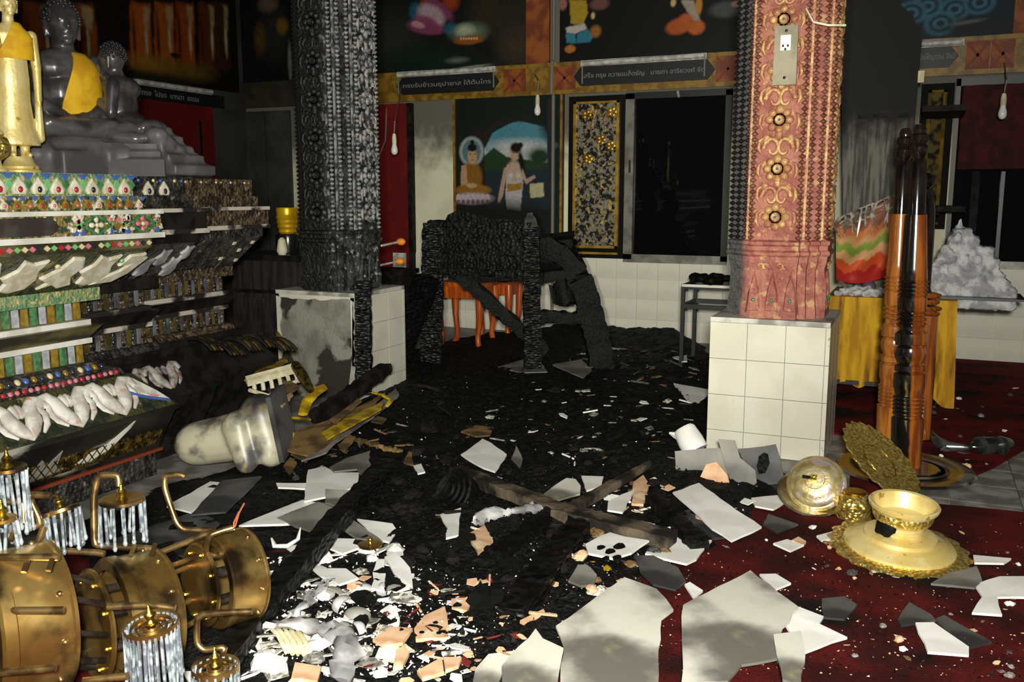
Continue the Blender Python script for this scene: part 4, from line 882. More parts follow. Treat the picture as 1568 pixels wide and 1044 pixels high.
# dark ribbed garlands on the smoked plinth
for gi, (x0, y0) in enumerate(((300, 505), (330, 512), (358, 505), (385, 500), (408, 505))):
    o = thing('ribbed_garland', ['ribbed dark gold garland lying nearest the altar on its smoked foot', 'second ribbed dark gold garland from the altar', 'middle ribbed dark gold garland on the altar foot', 'fourth ribbed dark gold garland, next to last', 'ribbed dark gold garland nearest the burnt column'][gi], 'garland', tuple(fz(x0, y0, .5)))
    for k in range(5):
        m = MB(); pts = []
        for a in range(8):
            t = a / 7 * 1.9; pts.append(pd(x0 + 6 * k * .9 - 26 * math.cos(t) * .5 + a * 3, y0 + 14 - 26 * math.sin(t) + a * 6, 5.15 + .02 * k + .012 * gi))
        m.tube(pts, .011, 6); m.obj('rib', gold_dark if k % 2 else s_black, o, 60, True)

# ------------------------------------------------------------------ charred furniture in the middle
def rough_post(mb, p0, p1, w, d, n=22, j=.012, seed=0, taper=1.0, pts=None):
    r = random.Random(seed); path = [Vector(q) for q in pts] if pts else [Vector(p0), Vector(p1)]
    for _ in range(2 if len(path) > 2 else 0):
        path = [path[0]] + [v for i in range(len(path) - 1) for v in (path[i].lerp(path[i + 1], .25), path[i].lerp(path[i + 1], .75))] + [path[-1]]
    seg = [(path[i + 1] - path[i]).length for i in range(len(path) - 1)]; tot = sum(seg); rings = []; ph = r.random() * 10
    for k in range(n + 1):
        s = tot * k / n; i = 0
        while i < len(seg) - 1 and s > seg[i]: s -= seg[i]; i += 1
        p = path[i].lerp(path[i + 1], min(1, s / seg[i])); t = (path[min(i + 1, len(path) - 1)] - path[i]).normalized()
        if i > 0 and s < .15: t = (t + (path[i] - path[i - 1]).normalized()).normalized()
        a = t.cross(Vector((0, 0, 1)) if abs(t.z) < .9 else FH).normalized(); b = t.cross(a); q = 1 + (taper - 1) * k / n; ring = []
        for u, v in ((-1, -1), (0, -1.06), (1, -1), (1.06, 0), (1, 1), (0, 1.06), (-1, 1), (-1.06, 0)):
            ring.append(p + a * (u * w / 2 * q + r.uniform(-j, j)) + b * (v * d / 2 * q + r.uniform(-j, j)))
        rings.append(ring)
    return mb.loft(rings)
pu = thing('charred_pulpit', 'charred wooden pulpit chair standing black in the middle of the hall', 'chair', (-3.2, 6.6, 0))
YP = 6.6
a0, a1 = fy(660, 555, YP), fy(664, 342, YP); a0.z = 0
b0, b1 = fy(816, 545, YP), fy(813, 348, YP); b0.z = 0
rough_post(MB(), a0, a1, .17, .16, 40, .009, 1).obj('post', char_rib, pu, 50, True); rough_post(MB(), b0, b1, .13, .13, 40, .008, 2).obj('post', char_rib, pu, 50, True)
tip = rough_post(MB(), b1, fy(811, 338, YP) + Vector((0, 0, .06)), .12, .1, 6, .006, 3, .35).obj('split_post_tip', mat('ash_grey_char', lin(60, 60, 60), lin(30, 30, 30), .6), pu, 50, True)
carv = mat('carved_char', (.009, .009, .009), (.003, .003, .003), .5, scale=20, bump=.5, bscale=34, bkind='F1', spec=.2)
MB().box2((a1.x - .02, YP - .03, .78), (b1.x, YP + .05, 1.2)).obj('back_panel', carv, pu, world=True)
for z in (.80, .92, 1.05, 1.18): rough_post(MB(), (a1.x - .03, YP - .03, z), (b1.x + .02, YP - .03, z - .01), .05, .05, 22, .007, int(z * 100)).obj('panel_rail', carv, pu, 50, True)
for k in range(13):
    x = a1.x + .07 + k * (b1.x - a1.x - .1) / 13; m = MB(); m.lathe([(.02, .0), (.026, .02), (.012, .04), (.02, .06), (.01, .085)], 8, T(x, YP - .04, .83)); m.obj('carved_knob', carv, pu, 50, True)
m = MB(); m.prism([(-.3, 0), (-.27, .06), (-.2, .09), (-.1, .08), (0, .06), (.1, .03), (.24, .03), (.36, .02), (.4, 0)], 0, .07, T((a1.x + b1.x) / 2 - .02, YP + .05, 1.19) @ RX(math.pi / 2)); m.obj('crest', carv, pu, world=True)
rough_post(MB(), None, None, .19, .16, 30, .012, 4, pts=[fy(835, 372, 6.8), fy(878, 400, 6.85), fy(898, 455, 6.9), fy(912, 515, 6.95), fy(926, 574, 6.95)]).obj('curved_leg', char, pu, 50, True)
rough_post(MB(), fy(845, 360, 6.85), fy(850, 425, 6.9), .34, .2, 10, .03, 5).obj('seat_block', char, pu, 50, True)
rough_post(MB(), fy(822, 483, 6.75), fy(890, 487, 6.9), .1, .09, 14, .01, 6).obj('side_rail', char, pu, 50, True)
rough_post(MB(), fy(846, 452, 6.86), fy(888, 442, 6.88), .09, .16, 10, .02, 7, 1.4).obj('splintered_rail', char, pu, 50, True)
rough_post(MB(), fy(700, 418, 6.75), fy(832, 535, 7.1), .36, .10, 18, .014, 8).obj('slumped_board', char, pu, 50, True)
rough_post(MB(), fy(690, 420, 6.7), fy(835, 424, 6.8), .12, .08, 18, .01, 9).obj('seat_rail', char, pu, 50, True)
def beam(label, x0, y0, z0, x1, y1, z1, w, d, m, seed, name='charred_beam', taper=1.0, j=.008, pts=None, cat='beam', n=26):
    pp = [fz(*q) for q in pts] if pts else [fz(x0, y0, z0), fz(x1, y1, z1)]
    return tag(rough_post(MB(), None, None, w, d, n, j, seed, taper, pp).obj(name, m, None, 50), label, cat)
q0, q1 = fy(655, 425, 6.35), fy(594, 585, 5.9)
tag(rough_post(MB(), q0, q1, .16, .13, 34, .010, 21).obj('charred_beam', char_rib, None, 50), 'thick scaly charred beam leaning on the pulpit beside the burnt column', 'beam')
q0, q1 = fy(556, 430, 5.05), fy(556, 560, 4.95); q1.z = .12
tag(rough_post(MB(), q0, q1, .10, .08, 30, .006, 22).obj('charred_beam', char_rib, None, 50), 'upright black charred beam against the grey pedestal corner', 'beam')
# orange stools behind the pulpit
def stool(name, label, cx, cy, w, d, h):
    th = thing(name, label, 'stool', (cx, cy, 0), .05); MB().box((0, 0, h - .02), (w, d, .04)).obj('seat', orange_wood, th)
    for s in (-1, 1): MB().box((0, s * (d / 2 - .03), h - .09), (w - .06, .025, .11)).obj('apron', orange_wood, th); MB().box((s * (w / 2 - .03), 0, h - .09), (.025, d - .06, .11)).obj('apron', orange_wood, th)
    for sx in (-1, 1):
        for sy in (-1, 1):
            x, y = sx * (w / 2 - .035), sy * (d / 2 - .035)
            m = MB(); m.tube([(x, y, h - .05), (x * 1.06, y * 1.06, h - .16), (x * 1.02, y, h * .45), (x * .92, y * .95, h * .2), (x * .95, y, .06), (x * 1.08, y * 1.05, 0)], [.04, .042, .032, .026, .026, .034], 8); m.obj('leg', orange_wood, th, 50)
q = fy(712, 515, 7.55); stool('wooden_stool', 'orange varnished wooden stool behind the charred pulpit', q.x, 7.6, .46, .42, .62)
q = fy(765, 510, 8.1); stool('wooden_stool', 'farther orange stool whose legs show against the white wall', q.x - .02, 8.15, .36, .34, .6)
# black metal stand with ash on it
q = fy(1095, 440, 7.35); ms = thing('metal_stand', 'black square-tube metal stand with ash on top by the window', 'stand', (q.x, 7.5, 0))
w = .24
for sx in (-1, 1):
    for sy in (-1, 1): MB().box((sx * w, sy * .22, .35), (.03, .03, .7)).obj('leg', steel_black, ms)
for z in (.68, .52): 
    for s in (-1, 1): MB().box((0, s * .22, z), (2 * w, .028, .035)).obj('rail', steel_black, ms); MB().box((s * w, 0, z), (.028, .44, .035)).obj('rail', steel_black, ms)
MB().box((0, -.235, .69), (2 * w + .02, .012, .02)).obj('pale_edge', sheet_yel, ms)
m = MB()
for k in range(26): m.ell((R.uniform(-.22, .22), R.uniform(-.2, .2), .72 + .02 * R.random()), (.05 * R.random() + .02, .04, .02 + .03 * R.random()), RZ(R.random()), 7, 5)
remesh(tag(m.obj('ash_heap', char, M=T(q.x, 7.5, 0)), 'small heap of ash and cinders on the black metal stand', 'ash', kind='stuff'), .015, 1)

# ------------------------------------------------------------------ carpets
def flat_poly(pts, z0, z1): return MB().prism([(p[0], p[1]) for p in pts], z0, z1)
A = [fz(1410, 772), fz(1490, 779), fz(1568, 787)]
near = [(-3.0, -2.0), (3.0, -2.0), (3.0, 5.1), (1.2, 4.75), (A[2].x, A[2].y), (A[1].x, A[1].y), (A[0].x, A[0].y), (-.1, 4.4), (-.38, 4.5), (-1.1, 4.6), (-3.0, 4.7)]
tag(flat_poly(near, 0, .010).obj('near_carpet', carpet_m), 'soot-stained red carpet in the foreground under the debris', 'carpet')
E_ = [fz(x, y) for x, y in ((1300, 756), (1340, 760), (1395, 752), (1440, 744), (1480, 735), (1520, 718), (1568, 690))]
far = [(p.x, p.y) for p in E_] + [(1.4, 6.9), (2.6, 7.2), (2.6, 8.68), (-.9, 8.68), (-.9, 5.6), (-.3, 5.6)]
tag(flat_poly(far, 0, .012).obj('far_carpet', carpet_clean), 'dark red carpet with a turned edge beyond the red column', 'carpet')

# ------------------------------------------------------------------ table with the mustard cloth and what lies on it
tx0, tx1, ty0, ty1, tz = -.56, .24, 6.6, 7.35, .72
tb = thing('cloth_table', 'table draped with a mustard cloth behind the turned posts', 'table', ((tx0 + tx1) / 2, 6.98, 0))
for x in (tx0 + .06, tx1 - .06):
    for y in (ty0 + .08, ty1 - .06): MB().box2((x - .025, y - .025, 0), (x + .025, y + .025, tz - .03)).obj('leg', char_wood, tb, world=True)
MB().box2((tx0 + .01, ty0 + .03, tz - .035), (tx1 - .01, ty1, tz - .008)).obj('table_board', char_wood, tb, world=True)
rows = []; path = [(tx0, ty1)] + [(tx0, ty0)] * 1; n = 60
edge = [(tx0 + (tx1 - tx0) * i / 40, ty0) for i in range(41)] + [(tx1, ty0 + (ty1 - ty0) * i / 24) for i in range(1, 25)]
for j in range(13):
    t = j / 12; row = []
    for i, (x, y) in enumerate(edge):
        s = x if i <= 40 else tx1; right = max(0, (s - .02) / .2) if i <= 40 else 1.0
        drop_ = .60 + .10 * min(1, right) + .02 * math.sin(i * .7); w_ = .022 * t * math.sin(i * 1.15 + .6 * math.sin(i * .3)) + .015 * t
        z = tz - drop_ * t; nx, ny = (0, -1) if i < 40 else ((.7, -.7) if i == 40 else (1, 0))
        row.append((x + nx * (w_ + .004), y + ny * (w_ + .004), z))
    rows.append(row)
cl = thing('table_cloth', 'mustard yellow cloth hanging in folds over the ash-covered table', 'cloth', ((tx0 + tx1) / 2, 6.98, tz))
sheet(rows, dirn=Vector((-.004, .006, 0))).obj('hanging_drape', cloth_mustard, cl, 70, True)
MB().box2((tx0 - .002, ty0 - .002, tz - .006), (tx1 + .004, ty1, tz + .002)).obj('cloth_top', cloth_mustard, cl, world=True)
MB().box2((tx0, ty0 - .03, .12), (.0, ty0 - .02, .15)).obj('dark_hem', s_black, cl, world=True)
# charred board standing at the back of the table
bw = mat('fire_grey_board', lin(112, 108, 100), lin(64, 61, 56), .8, scale=4, stretch=(9, 9, .7), soot=(2, 1.72, 1.98, .35, lin(15, 14, 13)), bump=.2, bscale=30)
BY = 7.25; P = lambda x, y: fy(x, y, BY)
pts = [P(1288, 520), P(1407, 520), P(1404, 340), P(1400, 200), P(1412, 60), P(1398, 26), P(1378, 8), P(1370, -8), P(1288, -8)]
pts = [(p.x, max(p.z, tz + .004)) for p in pts]
bd = MB().prism(pts, 0, .05, T(0, BY, 0) @ RX(math.pi / 2)).obj('charred_board', bw); tag(bd, 'tall fire-blackened board standing behind the mustard table', 'board')
for z, h in ((1.0, .05), (1.95, .03)): MB().box2((pts[0][0] + .03, BY - .062, z), (-.12, BY - .048, z + h)).obj('cross_rail', char_wood, bd)
p = P(1411, 110); MB().box2((p.x - .02, BY - .07, p.z - .08), (p.x + .02, BY - .05, p.z)).obj('pale_splinter', cream, bd)
# scorched colourful cloth hung over the front of the board
cf = []; cols = []
nu, nv = 40, 34
def pal(u, v):
    a = v - .12 * (u - .5) + .04 * math.sin(u * 7 + v * 5) + .03 * math.sin(u * 23 + v * 9)
    if a < .22: return lin(150, 96, 76)
    if a < .34: return lin(206, 120, 70)
    if a < .44: return lin(196, 150, 96)
    if a < .56: return lin(128, 150, 62)
    if a < .68: return lin(214, 160, 110)
    if a < .84: return lin(206, 84, 44)
    return lin(168, 40, 34)
for j in range(nv + 1):
    v = j / nv; row = []
    for i in range(nu + 1):
        u = i / nu; top = 340 - 48 * u ** 1.3; bot = 428 + 6 * math.sin(u * 5); x = 1280 + 102 * u
        dep = 6.83 - .10 * v + .05 * math.sin(u * 8 + v * 3) + .02 * math.sin(v * 14 + u * 4)
        row.append(fy(x, top + (bot - top) * v, dep)); cols.append(pal(u, v))
    cf.append(row)
mm = sheet(cf, dirn=Vector((0, .006, 0))); me = mm.mesh('scorched_banner', 70); at = me.color_attributes.new('Col', 'FLOAT_COLOR', 'POINT'); cc = np.ones((len(me.vertices), 4)); cc[:, :3] = np.array(cols + cols); at.data.foreach_set('color', cc.ravel())
tag(mkobj('scorched_banner', me, paint_mat()), 'scorched red, orange and green cloth slumped on the mustard table', 'cloth')
g = []
for j in range(10):
    v = j / 9; g.append([fy(1288 + 92 * u, 330 - 40 * u + 26 * v + 4 * math.sin(u * 20 + v * 4), 6.78 - .02 * math.sin(u * 15)) for u in [i / 14 for i in range(15)]])
pm = mat('melted_plastic_film', lin(176, 168, 158), lin(110, 96, 88), .25, scale=16)
m = MB()
for k in range(12):
    u = k / 11; m.tube([fy(1286 + 92 * u, 332 - 40 * u, 6.77), fy(1280 + 98 * u + R.uniform(-8, 8), 345 - 30 * u, 6.755), fy(1290 + 84 * u + R.uniform(-9, 9), 356 + R.uniform(-6, 12) - 10 * u, 6.75)], [.006, .012, .003], 5)
for k in range(3): m.tube([fy(1285 + 92 * u / 10, 334 - 38 * u / 10 + k * 8 + R.uniform(-2, 2), 6.76) for u in range(11)], .006, 5)
tag(m.obj('melted_film', pm, smooth=60), 'melted pale plastic film clinging along the scorched cloth', 'film', kind='stuff')
# whitened burnt offerings: stepped mound and ash on the table
def mound(name, label, boxes, vox, m, sm=1):
    b = MB()
    for (c, d, e) in boxes:
        if e == 'b': b.box(c, d, T(0, 0, 0) )
        else: b.ell(c, d, None, 9, 6)
    o = tag(b.obj(name, m), label, 'debris'); remesh(o, vox, sm)
    t = bpy.data.textures.new(name, 'CLOUDS'); t.noise_scale = .035
    dm = o.modifiers.new('crumble', 'DISPLACE'); dm.texture = t; dm.strength = .03; dm.mid_level = .5
    return o
bx = []
Q = lambda x, y, d=6.95: fy(x, y, d)
for (x0, x1, y0, y1) in ((1430, 1556, 440, 468), (1436, 1538, 418, 446), (1440, 1530, 396, 424), (1446, 1522, 378, 402), (1450, 1500, 362, 384), (1458, 1488, 350, 368)):
    a, b = Q(x0, y1), Q(x1, y0); bx.append((((a.x + b.x) / 2, 6.97, (a.z + b.z) / 2), (b.x - a.x, .30 - .03 * (446 - y0) / 30, abs(b.z - a.z)), 'b'))
for k in range(46):
    x = R.uniform(1415, 1545); yt = 352 + abs(x - 1470) * 1.15; y = R.uniform(min(yt, 448), 458); p = Q(x, y, 6.84); bx.append((tuple(p), (R.uniform(.02, .05),) * 3, 'e'))
p = Q(1470, 346); bx.append((tuple(p), (.02, .02, .06), 'e'))
mound('burnt_offering_model', 'stepped mound of white burnt offerings on the table edge', bx, .014, ash_white)
a, b = Q(1490, 466), Q(1560, 468); MB_ = MB().box2((Q(1440, 468).x, 6.72, tz + .002), (b.x + .02, 7.15, tz + .016)).obj('black_tray', steel_black); tag(MB_, 'thin black tray board carrying the white burnt mound', 'tray')
bx = []
for k in range(40): x = R.uniform(1284, 1350); p = fy(x, R.uniform(438, 456), 6.68); bx.append(((p.x, 6.68 + R.uniform(-.03, .1), tz + R.uniform(.01, .04)), (R.uniform(.015, .04), .03, R.uniform(.015, .035)), 'e'))
mound('ash_strip', 'white ash crumbs along the left front of the mustard table', bx, .012, ash_white, 0)
p = fy(1330, 440, 6.75); m = MB(); m.ell((p.x, 6.8, tz + .06), (.05, .05, .045), None, 10, 7); remesh(m.obj('purple_lump', mat('purple_wax', lin(90, 76, 96), None, .6)), .012); tag(bpy.data.objects['purple_lump'], 'purplish burnt lump beside the turned posts on the table', 'debris')

# ------------------------------------------------------------------ turned posts
def turned_post(name, label, x0, y0, x1, y1, r, z0=.02, wood=None, depY=None):
    p = fz(x0, y0, z0); q = fy(x1, y1, p.y + (depY or 0)); d = q - p; L = d.length
    zv = d.normalized(); yv = zv.cross(RT).normalized(); xv = yv.cross(zv)
    Mx = Matrix(((xv.x, yv.x, zv.x, p.x), (xv.y, yv.y, zv.y, p.y), (xv.z, yv.z, zv.z, p.z), (0, 0, 0, 1))); th = thing(name, label, 'post', M=Mx)
    prof = [(.95, 0), (1.0, .01)]
    prof += [(1.0, .10), (1.02, .155), (.86, .16)]
    for k in range(5): prof += [(.86, .165 + k * .012), (.97, .169 + k * .012), (.97, .173 + k * .012), (.86, .176 + k * .012)]
    prof += [(.9, .24), (.98, .25), (.98, .29), (.78, .295), (.95, .30), (.95, .315), (.74, .32), (.9, .335), (1.0, .35), (.9, .368), (.74, .375), (.98, .38), (1.0, .395), (.98, .41), (.76, .42), (.76, .43)]
    for k in range(3): prof += [(.78, .432 + k * .014), (.94, .438 + k * .014), (.78, .444 + k * .014)]
    prof += [(.84, .475), (.9, .48), (.9, .515)]
    for k in range(4): prof += [(.82, .52 + k * .012), (.95, .525 + k * .012), (.82, .53 + k * .012)]
    prof += [(.86, .57), (.84, .60), (.74, .70), (.68, .755)]
    m = MB(); m.lathe([(a * r, z * L) for a, z in prof], 22); m.obj('turned_shaft', wood or amber_wood, th, 30)
    up = [(.56, .755), (.56, .86), (.5, .87), (.5, .9), (.38, .915), (.56, .93), (.6, .945), (.42, .955), (.6, .965), (.56, .98), (.4, .985), (.44, .995), (.3, 1.01), (.0, 1.012)]
    m = MB(); m.lathe([(a * r, z * L) for a, z in up], 18); m.obj('burnt_finial', burnt_gloss, th, 30)
    return th
turned_post('turned_post', 'nearest tall amber turned post with a burnt black finial', 1387, 716, 1409, 196, .074)
turned_post('turned_post', 'second amber turned post, leaning just behind the first', 1360, 694, 1387, 202, .070, wood=amber_clean, depY=.0)
o = thing('burnt_arch', 'burnt glossy curved rail behind the turned posts', 'rail', tuple(fy(1418, 470, 5.65)))
m = MB(); m.tube([fy(1424, 470, 5.65), fy(1420, 440, 5.65), fy(1421, 380, 5.65), fy(1424, 320, 5.65), fy(1418, 285, 5.6), fy(1404, 260, 5.6)], [.05, .03, .05, .055, .05, .03], 10, flat=.6); m.obj('rail', burnt_gloss, o, 50, True)
for k, y in enumerate((452, 462, 472, 480)): m = MB(); m.ell(fy(1424, y, 5.65), (.065 - .01 * (k % 2), .06, .02), None, 12, 6); m.obj('turned_ring', amber_wood, o, 60, True)
m = MB(); m.ell(fy(1418, 277, 5.5), .045, None, 12, 8); m.obj('knob', burnt_gloss, o, 60, True)
m = MB(); m.tube([fy(1424, 480, 5.65), Vector((fy(1424, 480, 5.65).x, 5.65, .02))], [.045, .05], 12); m.obj('turned_leg', amber_wood, o, 50, True)
# dark disc, silver wreck on the far carpet
p = fz(1385, 722); dc = thing('dark_glass_disc', 'dark scorched round base plate under the turned posts', 'disc', (p.x + .0, p.y - .02, .013))
m = MB(); m.lathe([(.0, .0), (.32, .0), (.335, .008), (.325, .018), (.26, .020), (.25, .016), (.17, .016), (.16, .022), (.0, .022)], 40); m.obj('plate', mat('scorched_disc', lin(58, 48, 36), lin(28, 22, 18), .25, scale=8, c3=lin(120, 112, 100), s3=5, r3=(.6, .68), coat=.5), dc, 30)
m = MB(); m.lathe([(.19, .018), (.2, .026), (.21, .018)], 40); m.obj('ring', mat('worn_ring', lin(96, 90, 78), lin(44, 38, 30), .4, scale=9), dc, 40)
p = fz(1470, 684); wr = thing('melted_lantern', 'melted silver lantern lying on the far red carpet', 'lantern', tuple(p))
m = MB(); m.tube([fz(1425, 662, .05), fz(1435, 676, .035), fz(1452, 684, .03), fz(1490, 686, .035)], [.012, .03, .03, .012], 8); m.obj('arm', mat('dull_silver', lin(130, 132, 134), lin(70, 70, 72), .3, .7), wr, 50, True)
m = MB(); m.tube([fz(1486, 684, .05), fz(1500, 684, .05), fz(1530, 681, .055), fz(1545, 679, .05)], [.02, .05, .05, .03], 12); m.obj('lantern_glass', mat('smoky_glass', lin(54, 58, 56), lin(24, 26, 26), .1, coat=1), wr, 50, True)
for x in (1498, 1530): m = MB(); m.tube([fz(x, 684, .052), fz(x + 4, 683.6, .052)], .055, 12); m.obj('band', mat('dull_silver', (0, 0, 0)), wr, 50, True)

# ------------------------------------------------------------------ gold vessels in front of the red column
p = fz(1375, 848); ph = thing('pedestal_tray', 'large pale gold lobed tray overturned with a footed bowl on top', 'tray', (p.x, p.y, .014), 0, M=T(p.x, p.y, .022) @ RX(math.radians(4)) @ RY(math.radians(3)))
m = MB(); m.lathe([(.0, .008), (.19, .01), (.205, .0), (.255, -.006), (.262, .004), (.25, .012), (.205, .016)], 120, None, 20, .035); m.obj('lobed_rim', gold_emb, ph, 40)
SZ = Matrix.Diagonal((1, 1, .62, 1))
m = MB(); m.lathe([(.205, .012), (.208, .035), (.2, .05), (.178, .058), (.172, .07), (.15, .078), (.138, .085), (.135, .108), (.12, .12), (.092, .125), (.08, .13)], 48, SZ); m.obj('stepped_tray', gold_matte, ph, 40)
m = MB(); m.lathe([(.082, .126), (.086, .14), (.076, .15), (.086, .162), (.086, .178), (.074, .186), (.08, .196)], 36, SZ); m.obj('foot', gold_matte, ph, 40)
bo = MB(); bo.lathe([(.08, .19), (.1, .2), (.108, .215), (.112, .275), (.116, .282), (.128, .29), (.132, .312), (.126, .322), (.116, .315), (.106, .28), (.095, .22), (.0, .205)], 40, SZ); bo.obj('bowl', gold_matte, ph, 40)
m = MB(); m.lathe([(.105, .21), (.110, .226), (.1135, .262), (.1125, .266), (.106, .226), (.1, .21)], 40, SZ @ Matrix.Diagonal((1.012, 1.012, 1, 1))); m.obj('embossed_band', gold_emb, ph, 40)
m = MB()
for k in range(14): a = -2.3 + R.uniform(-.35, .35); m.ell((.09 * math.cos(a) * R.uniform(.9, 1.1), .095 * math.sin(a), .085 + .05 * R.random()), (.02, .018, .018), None, 8, 5)
remesh(m.obj('black_residue', char, ph, kind='stuff'), .01, 1)
# lidded bowl on its side
p = fz(1250, 782); cen = pd(1250, 742, (p - CP).dot(FWD)); ax = (CP - cen).normalized(); ax = (ax + Vector((-.15, 0, .35))).normalized()
lb = thing('lidded_bowl', 'pale gold lidded bowl tipped towards the camera by the white pedestal', 'bowl', M=T(cen.x, cen.y, max(cen.z, .12)) @ axis_to(ax))
pale = mat('pale_champagne_gold', lin(228, 212, 160), lin(196, 174, 108), .42, .7, scale=20, c3=lin(222, 208, 196), s3=14, r3=(.52, .6), bump=.2, bscale=60)
m = MB(); m.lathe([(.05, -.16), (.075, -.155), (.055, -.12), (.05, -.1), (.1, -.07), (.125, -.02), (.128, .0), (.118, .0)], 40); m.obj('bowl', gold_emb, lb, 40)
ld = MB(); ld.lathe([(.128, .0), (.13, .01), (.122, .02), (.116, .022), (.112, .035), (.1, .045), (.085, .05), (.08, .056), (.06, .062), (.045, .064), (.042, .07), (.024, .072), (.0, .073)], 40); lid = ld.obj('lid', pale, lb, 40)
MB().box((0, 0, .085), (.026, .026, .026)).obj('knob', gold, lid); MB().box((-.03, 0, .082), (.04, .014, .012)).obj('broken_knob_stub', black_paint, lid)
p = fz(1240, 775); m = MB(); m.lathe([(.0, .0), (.1, .0), (.14, .018), (.15, .022), (.14, .026), (.1, .01), (.0, .008)], 40)
tag(m.obj('saucer', mat('silvery_gold_plate', lin(214, 206, 176), lin(160, 148, 110), .25, .9), M=T(p.x, p.y, .02) @ axis_to(Vector((.1, -.45, .9)).normalized()) @ T(0, 0, .04), smooth=40), 'silvery gold saucer lying under the tipped lidded bowl', 'saucer')
# lobed tray leaning
p = fz(1345, 762); cen = pd(1342, 726, (p - CP).dot(FWD) + .03); nrm = (RT * .48 + Vector((0, 0, .74)) - FH * .46).normalized()
tr = thing('leaning_tray', 'round gold tray with embossed scalloped rim leaning against the posts', 'tray', M=T(cen.x, cen.y, .155) @ axis_to(nrm))
m = MB(); m.lathe([(.0, .0), (.08, .0), (.09, .014), (.1, .004), (.12, .004), (.13, .016), (.145, .01), (.175, .016), (.175, .008), (.15, .0), (.0, -.01)], 48); m.obj('dish', gold, tr, 40)
m = MB(); m.lathe([(.172, .006), (.21, .022), (.222, .03), (.215, .034), (.17, .016)], 110, None, 22, .035); m.obj('scalloped_rim', gold_emb, tr, 40)
m = MB(); m.lathe([(.088, .013), (.094, .02), (.1, .013)], 48); m.obj('inner_ring', gold, tr, 40)
p = fz(1305, 800); bw_ = thing('small_embossed_bowl', 'small embossed gold bowl upside down between the tray and lidded bowl', 'bowl', (p.x, p.y + .05, .012), 0)
m = MB(); m.lathe([(.075, .0), (.08, .01), (.076, .03), (.085, .06), (.07, .09), (.05, .105), (.045, .1), (.0, .1)], 32); m.obj('bowl', gold_emb, bw_, 40); m = MB(); m.lathe([(.046, .1), (.05, .115), (.044, .118), (.0, .112)], 32); m.obj('foot_ring', gold, bw_, 40)
q = fz(1300, 752, .05); m = MB(); m.lathe([(.016, 0), (.02, .05), (.014, .1), (.03, .16), (.034, .165), (.0, .166)], 14, T(*q) @ axis_to(Vector((-.8, .3, .25)))); tag(m.obj('candle_cup', gold, smooth=40), 'slim gold candle cup lying behind the lidded bowl', 'cup')

# ------------------------------------------------------------------ fallen brass chandelier
ch = thing('brass_chandelier', 'fallen brass chandelier lying on its side with glass rods', 'chandelier', tuple(fz(215, 1000)))
axd = (RT * math.cos(math.radians(44)) + FH * math.sin(math.radians(44)) + Vector((0, 0, -.06))).normalized()
DR = [(pd(28, 952, 2.30), .190, .17), (pd(208, 940, 2.56), .172, .14), (pd(352, 884, 2.86), .146, .12)]
FRM = [T(*c_) @ axis_to(axd) for c_, r_, w_ in DR]
for M, (c_, r, w) in zip(FRM, DR):
    m = MB(); m.lathe([(r * .80, -w / 2), (r * .97, -w / 2), (r, -w * .46), (r * 1.0, -w * .3), (r * .975, -w * .28), (r * .975, w * .42), (r * 1.0, w * .45), (r * 1.0, w / 2), (r * .96, w / 2), (r * .93, w * .4), (r * .93, -w * .3), (r * .8, -w * .4)], 56, M, cap=False); d = m.obj('drum', brass, ch, 30, True)
    m = MB(); m.lathe([(.0, -w * .86), (r * .84, -w * .86), (r * .88, -w * .82), (r * .88, -w * .78), (.0, -w * .76)], 48, M); pl_ = m.obj('end_plate', brass, d, 30, True)
    for k in range(8):
        a = k * math.pi / 4 + .2; m = MB(); m.ell((r * .7 * math.cos(a), r * .7 * math.sin(a), -w * .88), .0095, M, 8, 6); m.obj('bolt', gold, pl_, 60, True)
    for k in range(5):
        a = k * math.pi / 2.5; m = MB(); m.tube([(r * .5 * math.cos(a), r * .5 * math.sin(a), -w * .8), (r * .5 * math.cos(a), r * .5 * math.sin(a), w * .2)], .012, 6, M); m.obj('spacer', iron_rod, d, 60, True)
    for k in range(10):
        a = k * math.pi / 5; m = MB(); m.ell((r * .98 * math.cos(a), r * .98 * math.sin(a), w * .3), .008, M, 7, 5); m.obj('stud', brass_rod, d, 60, True)
def tie(i, j, a, rr, mm):
    p0 = FRM[i] @ Vector((rr * math.cos(a), rr * math.sin(a), DR[i][2] * .3)); p1 = FRM[j] @ Vector((rr * .9 * math.cos(a), rr * .9 * math.sin(a), -DR[j][2] * .7)); m = MB(); m.tube([p0, p1], .0085, 6); m.obj('tie_rod', mm, ch, 60, True)
for k in range(9): tie(0, 1, k * 2 * math.pi / 9 + .3, .13, iron_rod)
for a in (.4, 1.4, -2.4, -.8): tie(1, 2, a, .1, brass_rod)
def arm(path, dep, r=.0095):
    pts = [pd(x, y, dep[i] if isinstance(dep, (list, tuple)) else dep) for i, (x, y) in enumerate(path)]
    out = [pts[0]]
    for i in range(1, len(pts) - 1):
        for t in (.8, .93): out.append(pts[i - 1].lerp(pts[i], t))
        for t in (.07, .2): out.append(pts[i].lerp(pts[i + 1], t))
    out.append(pts[-1])
    for i in range(2):
        out = [out[0]] + [(out[j - 1] + out[j] * 2 + out[j + 1]) / 4 for j in range(1, len(out) - 1)] + [out[-1]]
    m = MB(); m.tube(out, r, 8); return m.obj('arm', brass_rod, ch, 60, True)
arm([(182, 744), (182, 727), (150, 727), (143, 760), (144, 835), (160, 836), (237, 840)], 2.62)
arm([(283, 730), (276, 726), (252, 728), (252, 748), (270, 800), (280, 811), (328, 812)], 2.80)
arm([(0, 768), (36, 768), (37, 800)], 2.40)
arm([(0, 803), (67, 807), (46, 765), (48, 757), (78, 759)], 2.45)
arm([(67, 807), (58, 832)], 2.45)
